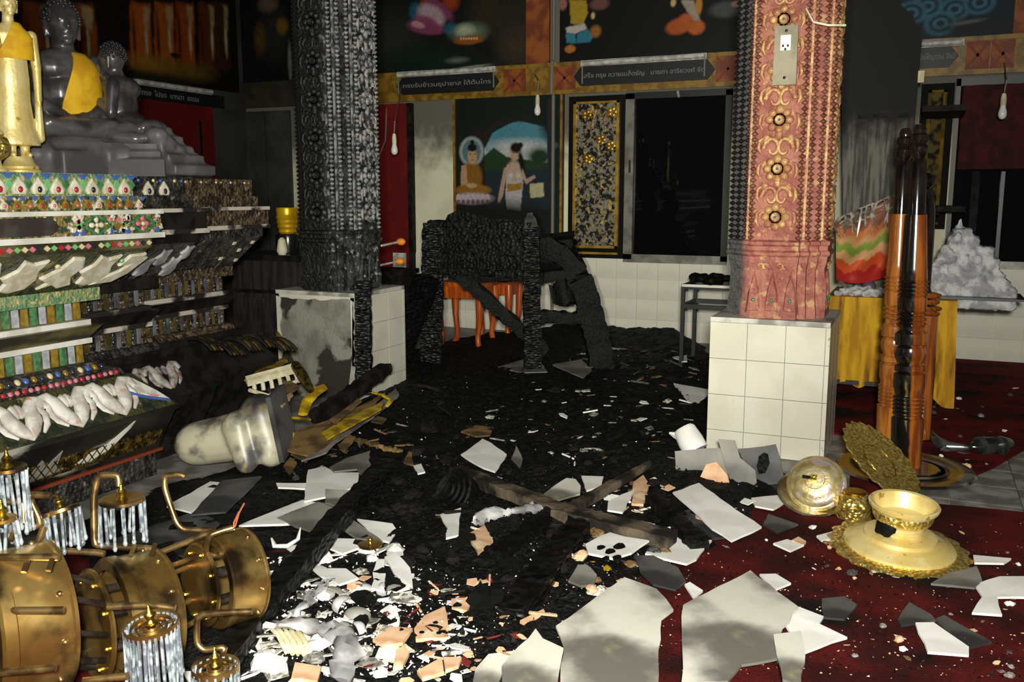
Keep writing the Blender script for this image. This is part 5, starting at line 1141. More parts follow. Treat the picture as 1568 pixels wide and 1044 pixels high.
arm([(80, 828), (90, 843), (150, 846), (160, 848)], 2.55)
arm([(0, 853), (90, 853)], 2.22); arm([(0, 935), (98, 934)], 2.14); arm([(0, 1030), (85, 1022)], 2.08); arm([(165, 929), (228, 926), (268, 931)], 2.32)
arm([(128, 1042), (195, 1035)], 2.2); arm([(400, 850), (312, 852), (320, 818), (356, 808)], [2.9, 2.75, 2.72, 2.75]); arm([(386, 936), (301, 939), (301, 985), (312, 996), (346, 990), (338, 1005)], 2.58)
arm([(330, 812), (240, 848)], 2.75); arm([(238, 850), (232, 858)], 2.6)
for (x, y, d_) in ((36, 876, 2.16), (74, 874, 2.16), (200, 852, 2.5), (232, 850, 2.5), (16, 828, 2.3)): m = MB(); m.tube([pd(x, y, d_), pd(x + 6, y - 18, d_ + .02)], .007, 6); m.obj('arm_stub', brass_rod, ch, 60, True)
def cup(x, y, dep, rx, n, hang, tilt=None, label=None, rods=True, two=False):
    c = pd(x, y, dep); r = rx * dep / F; g = c - Vector((0, 0, 0)); TM = T(*c) @ (tilt or Matrix.Identity(4))
    m = MB()
    if two:
        m.lathe([(r * .97, -.004), (r * 1.02, -.004), (r * 1.02, .012), (r * .97, .012), (r * .97, -.004)], 32, TM, cap=False)
    else: m.lathe([(.0, .0), (r * .25, .0), (r * .8, .012), (r, .014), (r * 1.02, .006), (r * .8, .0), (r * .3, -.01), (.0, -.012)], 28, TM)
    q = m.obj('candle_cup', brass, ch, 30, True)
    if two:
        for f_ in (.78, .56, .32): m = MB(); m.lathe([(r * (f_ - .035), 0), (r * f_, .006), (r * (f_ + .035), 0), (r * f_, -.006), (r * (f_ - .035), 0)], 28, TM, cap=False); m.obj('inner_ring', brass, q, 30, True)
        for k in range(3): m = MB(); m.box((0, 0, -.002), (r * 2, .006, .005), TM @ RZ(k * math.pi / 3)); m.obj('spoke', brass_rod, q, None, True)
    m = MB(); m.lathe([(.012, .0), (.016, .012), (.008, .022), (.012, .03), (.014, .036), (.006, .045), (.003, .06), (.0, .062)], 10, TM); m.obj('finial', gold, q, 50, True)
    if not rods: return
    for k in range(n):
        a = k * 2 * math.pi / n + .2; L = hang * R.uniform(.8, 1.05) * dep / F; p0 = TM @ Vector((r * .97 * math.cos(a), r * .97 * math.sin(a), .004)); lean = Vector((R.uniform(-.01, .01), R.uniform(-.01, .01), 0))
        m = MB(); m.tube([p0, p0 + Vector((0, 0, -L)) + lean], .0045, 6); g_ = m.obj('glass_rod', crystal, q, 60, True)
        m = MB(); m.ell(p0 + Vector((0, 0, -L - .008)) + lean, (.007, .007, .01), None, 6, 4); m.obj('drop', crystal, g_, 60, True)
cup(187, 770, 2.62, 33, 14, 60); cup(232, 960, 2.22, 40, 30, 105, RX(.12), two=True); cup(12, 722, 2.38, 27, 16, 90); cup(96, 786, 2.5, 26, 14, 58, RY(-.35)); cup(330, 1024, 2.42, 35, 18, 60, two=True); cup(4, 800, 2.3, 20, 10, 40)
for pth in ([(374, 770), (366, 785), (360, 806)], [(366, 783), (358, 800), (358, 808)]): m = MB(); m.tube([pd(x, y, 2.8) for x, y in pth], .003, 5); m.obj('copper_wire', mat('copper_wire', lin(190, 110, 70), None, .4, .8), ch, 60, True)
m = MB(); m.tube([pd(185, 745, 2.62), pd(187, 762, 2.62)], .003, 5); m.obj('copper_wire', mat('copper_wire', (0, 0, 0)), ch, 60, True)

# ------------------------------------------------------------------ pale plaster limb fragment fallen in front of the altar
o3 = fz(345, 738); sc3 = (o3 - CP).dot(FWD) / F
def LP(x, y, d=0.0): return RT * ((x - 345) * sc3) + Vector((0, 0, (738 - y) * sc3)) + FH * d
pm_ = mat('scorched_pale_plaster', lin(186, 180, 154), lin(86, 85, 84), .4, scale=6, ramp=(.44, .6), c3=lin(190, 168, 112), s3=7, r3=(.58, .72), soot=(2, .24, .44, .26, lin(40, 38, 36)), spec=.6)
st = thing('fallen_plaster_limb', 'scorched pale plaster limb with rounded toes fallen before the altar', 'statue fragment', (o3.x, o3.y + .1, 0))
b = MB(); b.cap(LP(276, 690, .06), .112, LP(342, 678, .06), .125, 16)
b.cap(LP(350, 655, -.03), .08, LP(366, 707, -.09), .056, 14)
b.cap(LP(380, 640, .03), .105, LP(396, 688, -.01), .100, 18); b.ell(LP(402, 700, -.04), (.06, .08, .06), None, 12, 8)
remesh(b.obj('limb', pm_, st), .012, 4)
m = MB(); q0 = LP(418, 598, .04); m.loft([[LP(400, 606, -.10), LP(404, 600, .12), LP(424, 690, .10), LP(418, 706, -.11)], [LP(408, 604, -.11), LP(412, 598, .12), LP(431, 690, .10), LP(426, 704, -.12)]]); m.obj('cut_end', sheet_dark, st)

# ------------------------------------------------------------------ layer of charcoal and ash over the floor
ZONE = [fz(x, y) for x, y in ((120, 800), (255, 745), (420, 690), (520, 640), (575, 575), (610, 545), (700, 520), (860, 507), (960, 512), (1060, 521), (1110, 560), (1110, 700), (1215, 725), (1215, 770), (1130, 820), (1060, 862), (1010, 900), (1020, 940), (1000, 985), (950, 1010), (880, 1050), (700, 1075), (560, 1075), (420, 1080), (150, 1080), (60, 1000))]
ZP = [(p.x, p.y) for p in ZONE]
def inside(x, y):
    c = False; n = len(ZP)
    for i in range(n):
        (x0, y0), (x1, y1) = ZP[i], ZP[(i + 1) % n]
        if (y0 > y) != (y1 > y) and x < (x1 - x0) * (y - y0) / (y1 - y0) + x0: c = not c
    return c
def edge_d(x, y):
    best = 9
    for i in range(len(ZP)):
        (x0, y0), (x1, y1) = ZP[i], ZP[(i + 1) % len(ZP)]; dx, dy = x1 - x0, y1 - y0; t = max(0, min(1, ((x - x0) * dx + (y - y0) * dy) / (dx * dx + dy * dy + 1e-9)))
        best = min(best, math.hypot(x - x0 - t * dx, y - y0 - t * dy))
    return best if inside(x, y) else -best
def hch(x, y):
    e = edge_d(x, y) + .12 * noise.noise((x * 3, y * 3, 2))
    if e <= 0: return 0.0
    n = .5 + .5 * noise.noise((x * 1.7, y * 1.7, 5)); n2 = noise.noise((x * 7, y * 7, 1)); n3 = noise.noise((x * 19, y * 19, 3)); n4 = noise.noise((x * 43, y * 43, 7))
    back = max(0, min(1, (y - 7.6) / .9))
    return max(0.0, min(1, e / .25) * (.012 + .05 * n + .022 * n2 + .014 * n3 + .010 * n4 + .10 * back * (.6 + .4 * n)))
xs = np.arange(-4.6, .1, .022); ys = np.arange(1.5, 8.69, .026)
Hh = np.zeros((len(ys), len(xs)))
for j, y in enumerate(ys):
    for i, x in enumerate(xs):
        Hh[j, i] = hch(x, y) if True else 0
idx = -np.ones(Hh.shape, int); vs = []; fs = []
for j in range(len(ys) - 1):
    for i in range(len(xs) - 1):
        if max(Hh[j, i], Hh[j + 1, i], Hh[j, i + 1], Hh[j + 1, i + 1]) > 0.004:
            f = []
            for (a, b) in ((j, i), (j, i + 1), (j + 1, i + 1), (j + 1, i)):
                if idx[a, b] < 0: idx[a, b] = len(vs); vs.append((xs[b] + R.uniform(-.006, .006), ys[a] + R.uniform(-.006, .006), max(Hh[a, b], .0) + .003))
                f.append(idx[a, b])
            fs.append(tuple(f))
m = MB(); m.v = vs; m.f = fs
ash_bed = mat('charcoal_bed', (0.007, 0.007, 0.007), (0.0025, 0.0025, 0.0025), .6, scale=22, c3=(.04, .038, .036), s3=26, r3=(.66, .76), bump=1.0, bscale=70, spec=.16)
tag(m.obj('charcoal_layer', ash_bed), 'black layer of charcoal and ash covering the hall floor', 'charcoal', kind='stuff')
def ground(x, y):
    z = .011 if y < 4.6 else (.013 if x > -.35 else 0.0)
    i, j = int((x + 4.6) / .022), int((y - 1.5) / .026)
    if 0 <= j < len(ys) and 0 <= i < len(xs): z = max(z, Hh[j, i] + .004)
    return z

# ------------------------------------------------------------------ traced sheets and shards
def shard(name, label, cat, pix, m, z=None, th=.008, tilt=.06, lift=.004, plane=None, group=None, holes=None):
    r = random.Random(len(label) * 7 + int(pix[0][0]))
    if plane is not None:
        pts = [fy(x, y, plane + (y - 740) * -.0009) for x, y in pix]
        for p in pts: p.z = max(p.z, .012)
    else:
        c0 = fz(sum(p[0] for p in pix) / len(pix), sum(p[1] for p in pix) / len(pix))
        zz = (ground(c0.x, c0.y) + lift) if z is None else z
        pts = [fz(x, y, zz) for x, y in pix]
        cx, cy = sum(p.x for p in pts) / len(pts), sum(p.y for p in pts) / len(pts); tx, ty = r.uniform(-tilt, tilt), r.uniform(-tilt, tilt)
        low = min(tx * (p.x - cx) + ty * (p.y - cy) for p in pts)
        for p in pts: p.z = zz + tx * (p.x - cx) + ty * (p.y - cy) - low * .6 + r.uniform(0, .004)
    n = len(pts); nr = Vector((0, 0, 0))
    for i in range(n): nr += pts[i].cross(pts[(i + 1) % n])
    nr.normalize()
    if nr.dot(CP - pts[0]) < 0: nr = -nr
    # ragged outline: split long edges and jitter
    ring = []
    for i in range(n):
        a, b = pts[i], pts[(i + 1) % n]; L = (b - a).length; k = max(1, min(6, int(L / .06))); t_ = (b - a).normalized(); s_ = nr.cross(t_)
        for q in range(k): ring.append(a.lerp(b, q / k) + (s_ * r.uniform(-.005, .005) if q else Vector((0, 0, 0))))
    c = sum(ring, Vector((0, 0, 0))) / len(ring)
    mb = MB(); mb.loft([[p - c for p in ring], [p - c + nr * th for p in ring]])
    return tag(mb.obj(name, m, M=T(*c)), label, cat, group)
WS, GS_, DS, YS, BS, TC = sheet_white, sheet_grey, sheet_dark, sheet_yel, sheet_brown, terracotta
S = [
 ('plaster_sheet', 'long pointed white plaster sheet left of the black pole', WS, '366,808 464,768 500,775 527,790 484,803 430,806', None),
 ('plaster_sheet', 'brownish grey sheet lying over the pointed white one', GS_, '424,795 487,774 529,786 514,803 498,824 484,820', .06),
 ('plaster_sheet', 'white sheet end right of the black pole', WS, '547,800 601,807 609,817 596,832 577,828', None),
 ('plaster_sheet', 'grey sheet crossing under the black pole', GS_, '524,812 541,800 587,832 547,828', .05),
 ('plaster_sheet', 'white fragment below the grey sheet beside the small brass disc', WS, '505,844 514,829 558,829 548,843 525,851', None),
 ('plaster_sheet', 'crumpled white sheet stack behind the black pole', WS, '466,770 472,722 497,717 512,727 550,727 545,748 500,764', .07),
 ('plaster_sheet', 'cream square sheet leaning on the black pole', YS, '498,750 547,754 524,788 498,776', .10),
 ('plaster_sheet', 'grey fan-shaped sheet above the white stack', GS_, '505,721 530,704 567,691 564,709 568,717 553,736 547,727 512,730', .09),
 ('plaster_sheet', 'thin white sheet seen edge-on left of the stack', WS, '423,743 475,743 472,751 426,749', .06),
 ('plaster_sheet', 'dark grey slab with a pale edge behind the chandelier', DS, '293,790 339,741 401,737 346,788', .12),
 ('plaster_sheet', 'white strip under the dark grey slab behind the chandelier', WS, '256,783 322,739 341,741 293,794', .05),
 ('plaster_sheet', 'sooty flat slab showing between the chandelier drums', DS, '150,838 210,818 305,787 337,806 292,855 217,846', .03),
 ('plaster_sheet', 'long smoked board reaching up to the right of the plaster limb', GS_, '462,721 500,690 560,640 606,594 611,606 590,626 567,647 515,688 500,705', .16),
 ('board_piece', 'brown scorched board lying along the smoked board', BS, '440,690 455,662 500,650 570,622 590,612 566,636 520,668 478,700', .2),
 ('board_piece', 'light brown block at the foot of the scorched board', BS, '445,697 471,686 487,691 468,710', .14),
 ('board_piece', 'small brown chip below the plaster limb', BS, '434,717 445,705 455,712 444,727', .04),
 ('board_piece', 'brown board resting on the cream louvre', BS, '406,613 443,584 459,595 424,623', .33),
 ('board_piece', 'pale wooden wedge on the brown board', TC, '422,621 445,603 449,607 433,628', .35),
 ('board_piece', 'ochre board lying behind the cream louvre', yellow_frame, '374,583 400,566 436,551 441,557 420,568', .3),
 ('board_piece', 'narrow tan lath between the heavy black beam and smoked board', BS, '505,650 548,611 554,616 514,657', .27),
 ('board_piece', 'olive brown curved board over the smoked board', yellow_frame, '492,664 540,640 588,622 584,632 545,652 500,674', .245),
 ('board_piece', 'small tan block at the lower edge of the smoked board', BS, '518,684 534,668 544,674 528,694', .2),
 ('board_piece', 'small tan block at the right edge of the smoked board', BS, '568,648 578,638 592,644 584,654', .12),
 ('plaster_sheet', 'white torn sheet in the black centre of the floor', WS, '706,698 739,675 752,681 776,701 758,728 740,720 722,709', .10),
 ('plaster_sheet', 'grey white sheet above the crossing beams', YS, '832,761 867,737 881,737 889,747 888,758 844,771', .07),
 ('plaster_sheet', 'small white sheet right above the crossing beams', WS, '890,731 924,732 921,748 898,756', .08),
 ('plaster_sheet', 'white slanted sheet right of the crossing beams', WS, '931,772 973,750 953,789 930,785', .06),
 ('plaster_sheet', 'upright white shard beside the black rings', WS, '674,791 706,780 702,825 683,831 686,813', .05),
 ('tile_shard', 'square tan tile below the black rings', TC, '715,823 742,808 755,833 732,854', None),
 ('plaster_sheet', 'long white plank-like sheet right of the beams', WS, '1030,763 1070,750 1116,780 1166,810 1120,830 1090,812', .06),
 ('plaster_sheet', 'bright white sheet with a notch below the right beams', WS, '988,852 1007,828 1029,829 1033,823 1045,831 1090,831 1066,862 1051,870', None),
 ('plaster_sheet', 'white sheet pierced by black burn holes', WS, '896,836 918,825 934,818 956,825 994,831 967,850 939,859 901,850', .0601),
 ('tile_shard', 'ragged tan shard right of the beams', TC, '970,744 985,734 994,747 985,776 967,774', .04),
 ('plaster_sheet', 'white sheet beside the white pedestal in the dark', WS, '1031,593 1086,601 1085,606 1062,623 1052,615', None),
 ('plaster_sheet', 'huge smoke-stained grey sheet at the bottom centre', YS, '851,967 905,926 956,889 1005,904 1031,937 1013,950 1007,1060 858,1064 863,997', .05),
 ('plaster_sheet', 'smoke-stained sheet at the bottom, left of the huge one', YS, '768,1028 820,972 831,986 863,999 852,1060 768,1064', .03),
 ('plaster_sheet', 'pale ragged sheet piece at the bottom edge', YS, '728,1030 748,1010 790,1004 772,1030 760,1056 722,1060', .02),
 ('plaster_sheet', 'huge grey-to-white sheet at the bottom right', YS, '1046,934 1149,873 1223,934 1198,969 1191,1021 1135,1032 1114,1060 1043,1064', .045),
 ('plaster_sheet', 'white pointed sheet under the right side of the huge sheet', WS, '1202,962 1223,934 1261,948 1254,960 1297,979 1233,1002', None),
 ('plaster_sheet', 'curled cream sheet corner at the bottom right', YS, '1184,976 1226,970 1233,1004 1226,1060 1198,1048', .07),
 ('plaster_sheet', 'small white sheet corner above the huge right sheet', WS, '1163,882 1188,882 1211,897 1188,906', None),
 ('plaster_sheet', 'small white square on the red carpet', WS, '1184,835 1205,829 1231,838 1210,847', None),
 ('tile_shard', 'tan chip against the small white square', TC, '1212,832 1222,827 1234,833 1228,838', None),
 ('plaster_sheet', 'dark grey octagonal sheet on the red carpet', DS, '1258,921 1293,918 1312,930 1293,951 1261,949', None),
 ('plaster_sheet', 'grey sheet under the right rim of the gold tray', GS_, '1425,900 1453,881 1495,869 1504,895 1492,905', None),
 ('plaster_sheet', 'white broken sheet at the right edge', WS, '1492,900 1530,887 1574,886 1580,918 1527,918 1534,945 1488,942 1504,918', None),
 ('plaster_sheet', 'white sliver right of the gold tray', WS, '1490,853 1548,859 1537,866 1492,865', None),
 ('plaster_sheet', 'white wedge-edged block at the lower right', WS, '1401,960 1429,958 1483,993 1483,1006 1420,1003', .03),
 ('glass_sheet', 'dark sooty glass sheet behind the white block', DS, '1432,951 1446,946 1518,986 1485,996', None),
 ('glass_sheet', 'sooty brown glass piece above the white block', DS, '1374,953 1392,928 1426,946 1432,954 1380,962', None),
 ('plaster_sheet', 'dark plank sheet left of the long white sheet', DS, '1040,788 1060,780 1125,828 1092,832', .03),
 ('plaster_sheet', 'grey triangular sheet above the red carpet edge', DS, '1168,806 1176,792 1222,806 1190,818', None),
 ('plaster_sheet', 'dark oval glass sheet below the bright white sheet', DS, '970,857 1000,856 1038,872 1050,892 1034,905 1000,898 980,880', .05),
 ('plaster_sheet', 'white slip at the tip of the dark oval glass', WS, '1048,900 1056,896 1076,908 1062,920', .03),
 ('plaster_sheet', 'grey rough lump-like shard beside the ribbed pole', GS_, '870,892 888,862 904,872 914,884 910,898 890,900', .06),
 ('tile_shard', 'tan tile with two holes at the bottom', TC, '634,970 650,948 681,934 687,983 637,986', None),
 ('tile_shard', 'broad tan shard left of the tile with holes', TC, '571,984 598,965 632,968 617,990 590,994', None),
 ('tile_shard', 'tan shard with a cream face right above the bottom tile', TC, '691,923 726,920 715,941 692,938', None),
 ('tile_shard', 'leaf-shaped tan shard at the bottom', TC, '602,1028 607,1002 620,995 627,1005 617,1026', None),
 ('tile_shard', 'tan shard at the bottom edge beside the leaf-shaped one', TC, '639,1033 677,1013 680,1036 647,1044', None),
 ('tile_shard', 'tan shard touching the bottom edge shard', TC, '679,1012 707,1012 702,1025 682,1034', None),
 ('tile_shard', 'tan shard under the grey cloth at the bottom', TC, '446,1044 452,1022 492,1026 486,1048', None),
 ('plaster_sheet', 'white curved slab in the white heap', WS, '479,873 530,874 549,891 520,901 492,886', .05),
 ('plaster_sheet', 'upright white splinter in the white heap', WS, '568,904 577,861 590,860 588,908', .05),
 ('plaster_sheet', 'leaning white shard with a tan tip in the heap', WS, '589,859 606,852 628,874 632,901 612,890', .06),
 ('plaster_sheet', 'white shard at the top of the heap beside the brass disc', WS, '592,850 600,835 612,836 618,854 606,860', .05),
 ('plaster_sheet', 'white diamond shard between chandelier and black pole', WS, '404,896 412,878 436,888 413,902', None),
 ('plaster_sheet', 'white sheet under the end of the chandelier', WS, '268,937 298,954 346,985 325,998 292,1050 278,1030', .02),
 ('plaster_sheet', 'white sliver beside the white horn piece', WS, '438,842 456,838 477,824 460,867 452,852', None),
 ('plaster_sheet', 'white cloth-like sheet left of the ribbed cream piece', WS, '381,980 411,967 430,978 397,1006', .04),
 ('plaster_sheet', 'white square chip among the bottom debris', WS, '408,1018 426,1002 440,1008 436,1028 414,1034', .03),
 ('plaster_sheet', 'white sheet at the very bottom left of centre', WS, '430,1060 452,1040 486,1036 476,1064', .02),
 ('plaster_sheet', 'small white sheet by the white tiled pedestal foot', WS, '1150,766 1190,762 1202,772 1184,783 1156,778', None),
 ('plaster_sheet', 'white strip under the gold tray rim', WS, '1250,824 1278,816 1284,826 1258,830', None),
 ('plaster_sheet', 'grey sheet lying in the dark before the curved leg', GS_, '846,561 890,552 906,568 892,580', None),
 ('plaster_sheet', 'thin grey sheet beside the foot of the charred pulpit', GS_, '760,563 808,552 830,560 838,572 800,572', None),
 ('plaster_sheet', 'small white sheet by the black metal stand foot', WS, '1030,548 1052,545 1052,556 1044,556', None),
 ('plaster_sheet', 'brown shard lying on the charcoal left of centre', BS, '706,664 728,654 756,656 750,669 728,671', None),
 ('plaster_sheet', 'pale pointed shard in the charcoal near the pole tip', BS, '618,710 630,690 634,715', .05),
 ('plaster_sheet', 'bright white chip near the pole tip', WS, '633,716 645,713 651,726 640,728', .05),
 ('plaster_sheet', 'grey torn shard right of the white central sheet', GS_, '783,706 790,687 800,706 796,718', .05),
 ('tile_shard', 'tan shard under the ribbed pole', TC, '820,868 838,850 846,858 828,878', .04),
 ('plaster_sheet', 'white plank under the tan shards', WS, '730,918 748,911 804,922 804,933 760,930', None),
 ('tile_shard', 'long tan splinter below the ribbed pole', TC, '796,956 832,939 834,943 802,960', None),
]
for nm, lab, mm, px_, z in S:
    sh_ = shard(nm, lab, 'tile shard' if 'tile' in nm else ('glass' if 'glass' in nm else ('board' if 'board' in nm else 'plaster sheet')), [tuple(float(v) for v in q.split(',')) for q in px_.split()], mm, z, tilt=.035 if z is None else (0 if z == .0601 else .05), th=.012 if 'tile' in nm else .008)
    if lab.startswith('tan tile with two holes'):
        for x, y in ((667, 959), (672, 975), (646, 974)):
            c_ = sh_.location; p = fz(x, y, c_.z); m = MB(); m.lathe([(.0, .013), (.009, .013), (.008, .0152), (.0, .0152)], 10, T(p.x - c_.x, p.y - c_.y, 0)); m.obj('nail_hole', char, sh_)
# burn holes are real dark pits of cinder lying in the pierced sheet
for i, (x, y, r) in enumerate(((920, 840, 5), (934, 846, 6), (948, 838, 7), (928, 856, 4), (945, 855, 5))):
    p = fz(x, y, .066); m = MB(); m.prism([(r * .0032 * math.cos(a) * (1 + .2 * math.sin(3 * a + i)), r * .0032 * math.sin(a) * 1.6) for a in [k * .7 for k in range(9)]], 0, .006, T(p.x, p.y, p.z)); tag(m.obj('cinder', char), 'flat black cinder on the white sheet pierced by burn holes', 'cinder', 'cinders on the pierced white sheet')
# sheets leaning on the white pedestal
for lab, mm, px_, pl in (('grey sheet leaning on the left foot of the white pedestal', GS_, '1034,691 1107,686 1119,746 1034,739', 4.36), ('dark grey sheet with a black burn leaning on the white pedestal', DS, '1130,687 1188,680 1204,739 1161,744', 4.40), ('long grey sheet strip leaning in front of the others at the pedestal', GS_, '1100,672 1125,674 1134,701 1157,720 1161,753 1123,751 1107,697', 4.31), ('tan shard standing against the grey sheets at the pedestal', TC, '1073,730 1082,711 1098,707 1115,728 1119,747 1077,744', 4.27)):
    shard('leaning_sheet', lab, 'plaster sheet', [tuple(float(v) for v in q.split(',')) for q in px_.split()], mm, plane=pl, th=.01)
p = fy(1169, 708, 4.40); m = MB(); m.prism([(-.02, -.06), (.012, -.05), (.03, .0), (.02, .045), (.0, .05), (-.022, .03), (-.03, -.02)], 0, .006, T(*p) @ RX(math.pi / 2)); tag(m.obj('burn_crust', char), 'black burnt crust on the dark grey sheet at the pedestal', 'crust')
# white rolled sheet beside the pedestal
q0, q1 = fz(1046, 655, .16), fz(1066, 690, .05); m = MB(); m.tube([q0, q0.lerp(q1, .1), q0.lerp(q1, .6), q1], [.05, .062, .07, .068], 16); rl = thing('rolled_sheet', 'white rolled sheet leaning by the white tiled pedestal', 'roll', (q1.x, q1.y, 0)); m.obj('roll', WS, rl, 50, True)
m = MB(); m.tube([q0 + Vector((-.07, -.02, -.03)), q0 + Vector((-.03, -.02, -.04)), q0.lerp(q1, .5) + Vector((-.05, -.03, 0))], [.006, .02, .008], 6); m.obj('torn_flap', WS, rl, 50, True)
# ------------------------------------------------------------------ beams and poles on the heap
beam('long thick charred pole lying from the chandelier up to the centre', 0, 0, 0, 0, 0, 0, .085, .075, char_rib, 31, 'charred_pole', .85, .005, [(338, 1022, .06), (395, 945, .07), (450, 872, .08), (520, 792, .1), (592, 712, .10)], 'pole', 50)
beam('brown half-burnt beam sloping from the black rings to the crossing', 697, 722, .10, 858, 782, .08, .075, .05, half_burnt, 32, j=.003)
beam('broad brown half-burnt beam right of the crossing', 852, 783, .09, 1030, 826, .07, .10, .05, half_burnt, 33, j=.003)
beam('thin charred beam rising from the crossing to the upper right', 855, 790, .07, 992, 712, .12, .05, .045, half_burnt, 34, taper=.6, j=.003)
beam('black charred beam running from the crossing to the lower left', 852, 788, .06, 755, 852, .05, .08, .05, char, 35)
beam('black ribbed charred pole below the crossing beams', 890, 806, .06, 782, 948, .04, .10, .08, char_rib, 36, 'charred_pole', cat='pole')
beam('black beam between the long white sheet and the notched sheet', 1000, 764, .06, 1072, 836, .05, .075, .05, char, 37)
beam('heavy black beam above the yellow mouldings', 486, 640, .12, 592, 562, .30, .11, .07, char_wood, 38, taper=.8)
beam('thin brown scorched lath lying in the charcoal', 540, 672, .08, 614, 692, .05, .03, .02, BS, 39, 'scorched_lath')
beam('thin curved burnt lath in the dark centre', 0, 0, 0, 0, 0, 0, .02, .016, char_wood, 40, 'scorched_lath', 1, .002, [(626, 590, .1), (650, 590, .12), (672, 597, .1), (682, 606, .08)], 'lath')
m = MB(); m.tube([fz(453, 560, .42), fz(463, 575, .4), fz(476, 597, .34)], [.03, .032, .02], 10); tag(m.obj('burnt_tube', gold_dark, smooth=50), 'short dark gold tube standing over the yellow mouldings', 'tube')
for lab, pts, r in (('yellow moulding strip standing left of the heavy black beam', [(464, 634, .2), (470, 615, .24), (482, 600, .3), (498, 592, .34)], [.028, .032, .03, .02]), ('yellow curled moulding around the scorched boards', [(472, 642, .22), (455, 640, .25), (442, 640, .26), (437, 651, .24), (442, 665, .2), (452, 672, .18)], [.02, .024, .02, .024, .026, .014]), ('yellow curved moulding at the upper end of the smoked board', [(570, 601, .24), (586, 605, .24), (599, 613, .22), (592, 622, .2)], [.012, .018, .016, .01]), ('small yellow moulding scrap beside the grey pedestal', [(424, 508, .5), (428, 516, .5), (426, 524, .49)], [.01, .02, .012])):
    m = MB(); m.tube([fz(*q) for q in pts], r, 8, flat=.4); tag(m.obj('yellow_moulding', yellow_frame, smooth=50), lab, 'moulding')
# cream louvre box
lv = thing('cream_louvre', 'broken cream plastic louvre beside the grey pedestal', 'louvre', tuple(fz(412, 612, .2)))
c = [fz(376, 584, .36), fz(452, 563, .40), fz(460, 580, .34), fz(412, 606, .30), fz(382, 597, .32)]
m = MB(); m.loft([[p for p in (c[0], c[1], c[1].lerp(c[2], .45), c[0].lerp(c[4], .6))], [p + Vector((0, 0, .03)) for p in (c[0], c[1], c[1].lerp(c[2], .45), c[0].lerp(c[4], .6))]]); m.obj('frame_bar', cream, lv, world=True)
for k in range(6):
    t = k / 5; a = c[0].lerp(c[1], .15 + .8 * t); b_ = c[4].lerp(c[2], .1 + .85 * t); m = MB(); m.tube([a, a.lerp(b_, .7), b_ + Vector((0, 0, -.02))], .012, 6); m.obj('slat', cream, lv, 50, True)
m = MB(); m.tube([c[4], c[3], c[2]], .012, 6); m.obj('frame_bar', cream, lv, 50, True)
# black concentric rings (burnt pot)
p = fz(694, 775); rg = thing('burnt_pot', 'burnt black pot with concentric rings in the charcoal', 'pot', M=T(p.x, p.y, .07) @ axis_to(Vector((-.3, -.75, .5)).normalized()))
for k, r in enumerate((.10, .078, .056, .034)):
    m = MB(); m.lathe([(r - .012, .0 + .012 * k), (r, .008 + .012 * k), (r + .008, .0 + .012 * k), (r, -.02 + .012 * k)], 28); m.obj('ring', char, rg, 40)
m = MB(); m.lathe([(.0, .02), (.03, .02), (.1, -.02), (.09, -.1), (.0, -.11)], 28); m.obj('body', char, rg, 40)
# small brass disc in the white heap
p = fz(567, 838, .07); bd_ = thing('brass_candle_dish', 'small brass candle dish fallen in the white heap', 'dish', tuple(p))
m = MB(); m.lathe([(.0, 0), (.03, .0), (.045, .008), (.047, .014), (.042, .01), (.0, .006)], 24); m.obj('dish', brass, bd_, 40); m = MB(); m.lathe([(.008, .005), (.011, .015), (.005, .025), (.01, .032), (.002, .045), (.0, .046)], 10); m.obj('finial', gold, bd_, 40)
# horn-like white piece, crumpled cloths
m = MB(); m.tube([fz(416, 824, .06), fz(421, 836, .05), fz(440, 836, .05), fz(456, 826, .06), fz(460, 808, .09)], [.004, .012, .015, .012, .003], 8, flat=.6); tag(m.obj('horn_shard', WS, smooth=50), 'white crescent horn-shaped shard beside the black pole', 'shard')
def cloth(label, pts, r, m, seed, z, name='crumpled_cloth', flat=.35):
    rr = random.Random(seed); P = [fz(x, y, z + dz) for x, y, dz in pts]; out = []; rad = []
    for i in range(len(P) - 1):
        for k in range(5): t = k / 5; out.append(P[i].lerp(P[i + 1], t) + Vector((rr.uniform(-1, 1) * .01, rr.uniform(-1, 1) * .01, rr.uniform(0, .012)))); rad.append((r[i] + (r[i + 1] - r[i]) * t) * rr.uniform(.85, 1.2))
    out.append(P[-1]); rad.append(r[-1]); mb = MB(); mb.tube(out, rad, 12, flat=flat)
    for i, v in enumerate(mb.v): mb.v[i] = (v[0] + rr.uniform(-.006, .006), v[1] + rr.uniform(-.006, .006), v[2] + rr.uniform(-.006, .01))
    return tag(mb.obj(name, m, smooth=80), label, 'cloth')
cloth('grey singed cloth arching through the white heap at the bottom', [(398, 962, 0), (440, 958, .03), (490, 964, .04), (525, 975, .03), (534, 1000, .02), (520, 1044, 0)], [.02, .03, .04, .045, .04, .03], cloth_grey, 3, .05)
cloth('crumpled white cloth below the crossing beams', [(726, 806, 0), (745, 790, .02), (775, 788, .01), (800, 782, .02), (820, 779, .03), (834, 783, .01)], [.02, .04, .03, .03, .035, .012], cloth_grey, 5, .05, flat=.5)
cloth('thin grey cloth strip left of the grey cloth arch', [(505, 890, .02), (485, 910, .03), (462, 935, .03), (445, 955, .02)], [.008, .014, .018, .02], cloth_grey, 6, .05, 'cloth_strip')
for k in range(5):
    m = MB(); m.tube([fz(416 + 10 * k, 962 + k, .06), fz(428 + 10 * k, 975 + k * 2, .075), fz(440 + 9 * k, 1000 + k, .05)], .008, 6); tag(m.obj('cream_rib', cream, smooth=60), 'curved cream rib under the grey cloth arch', 'rib', 'cream ribs under the grey cloth')
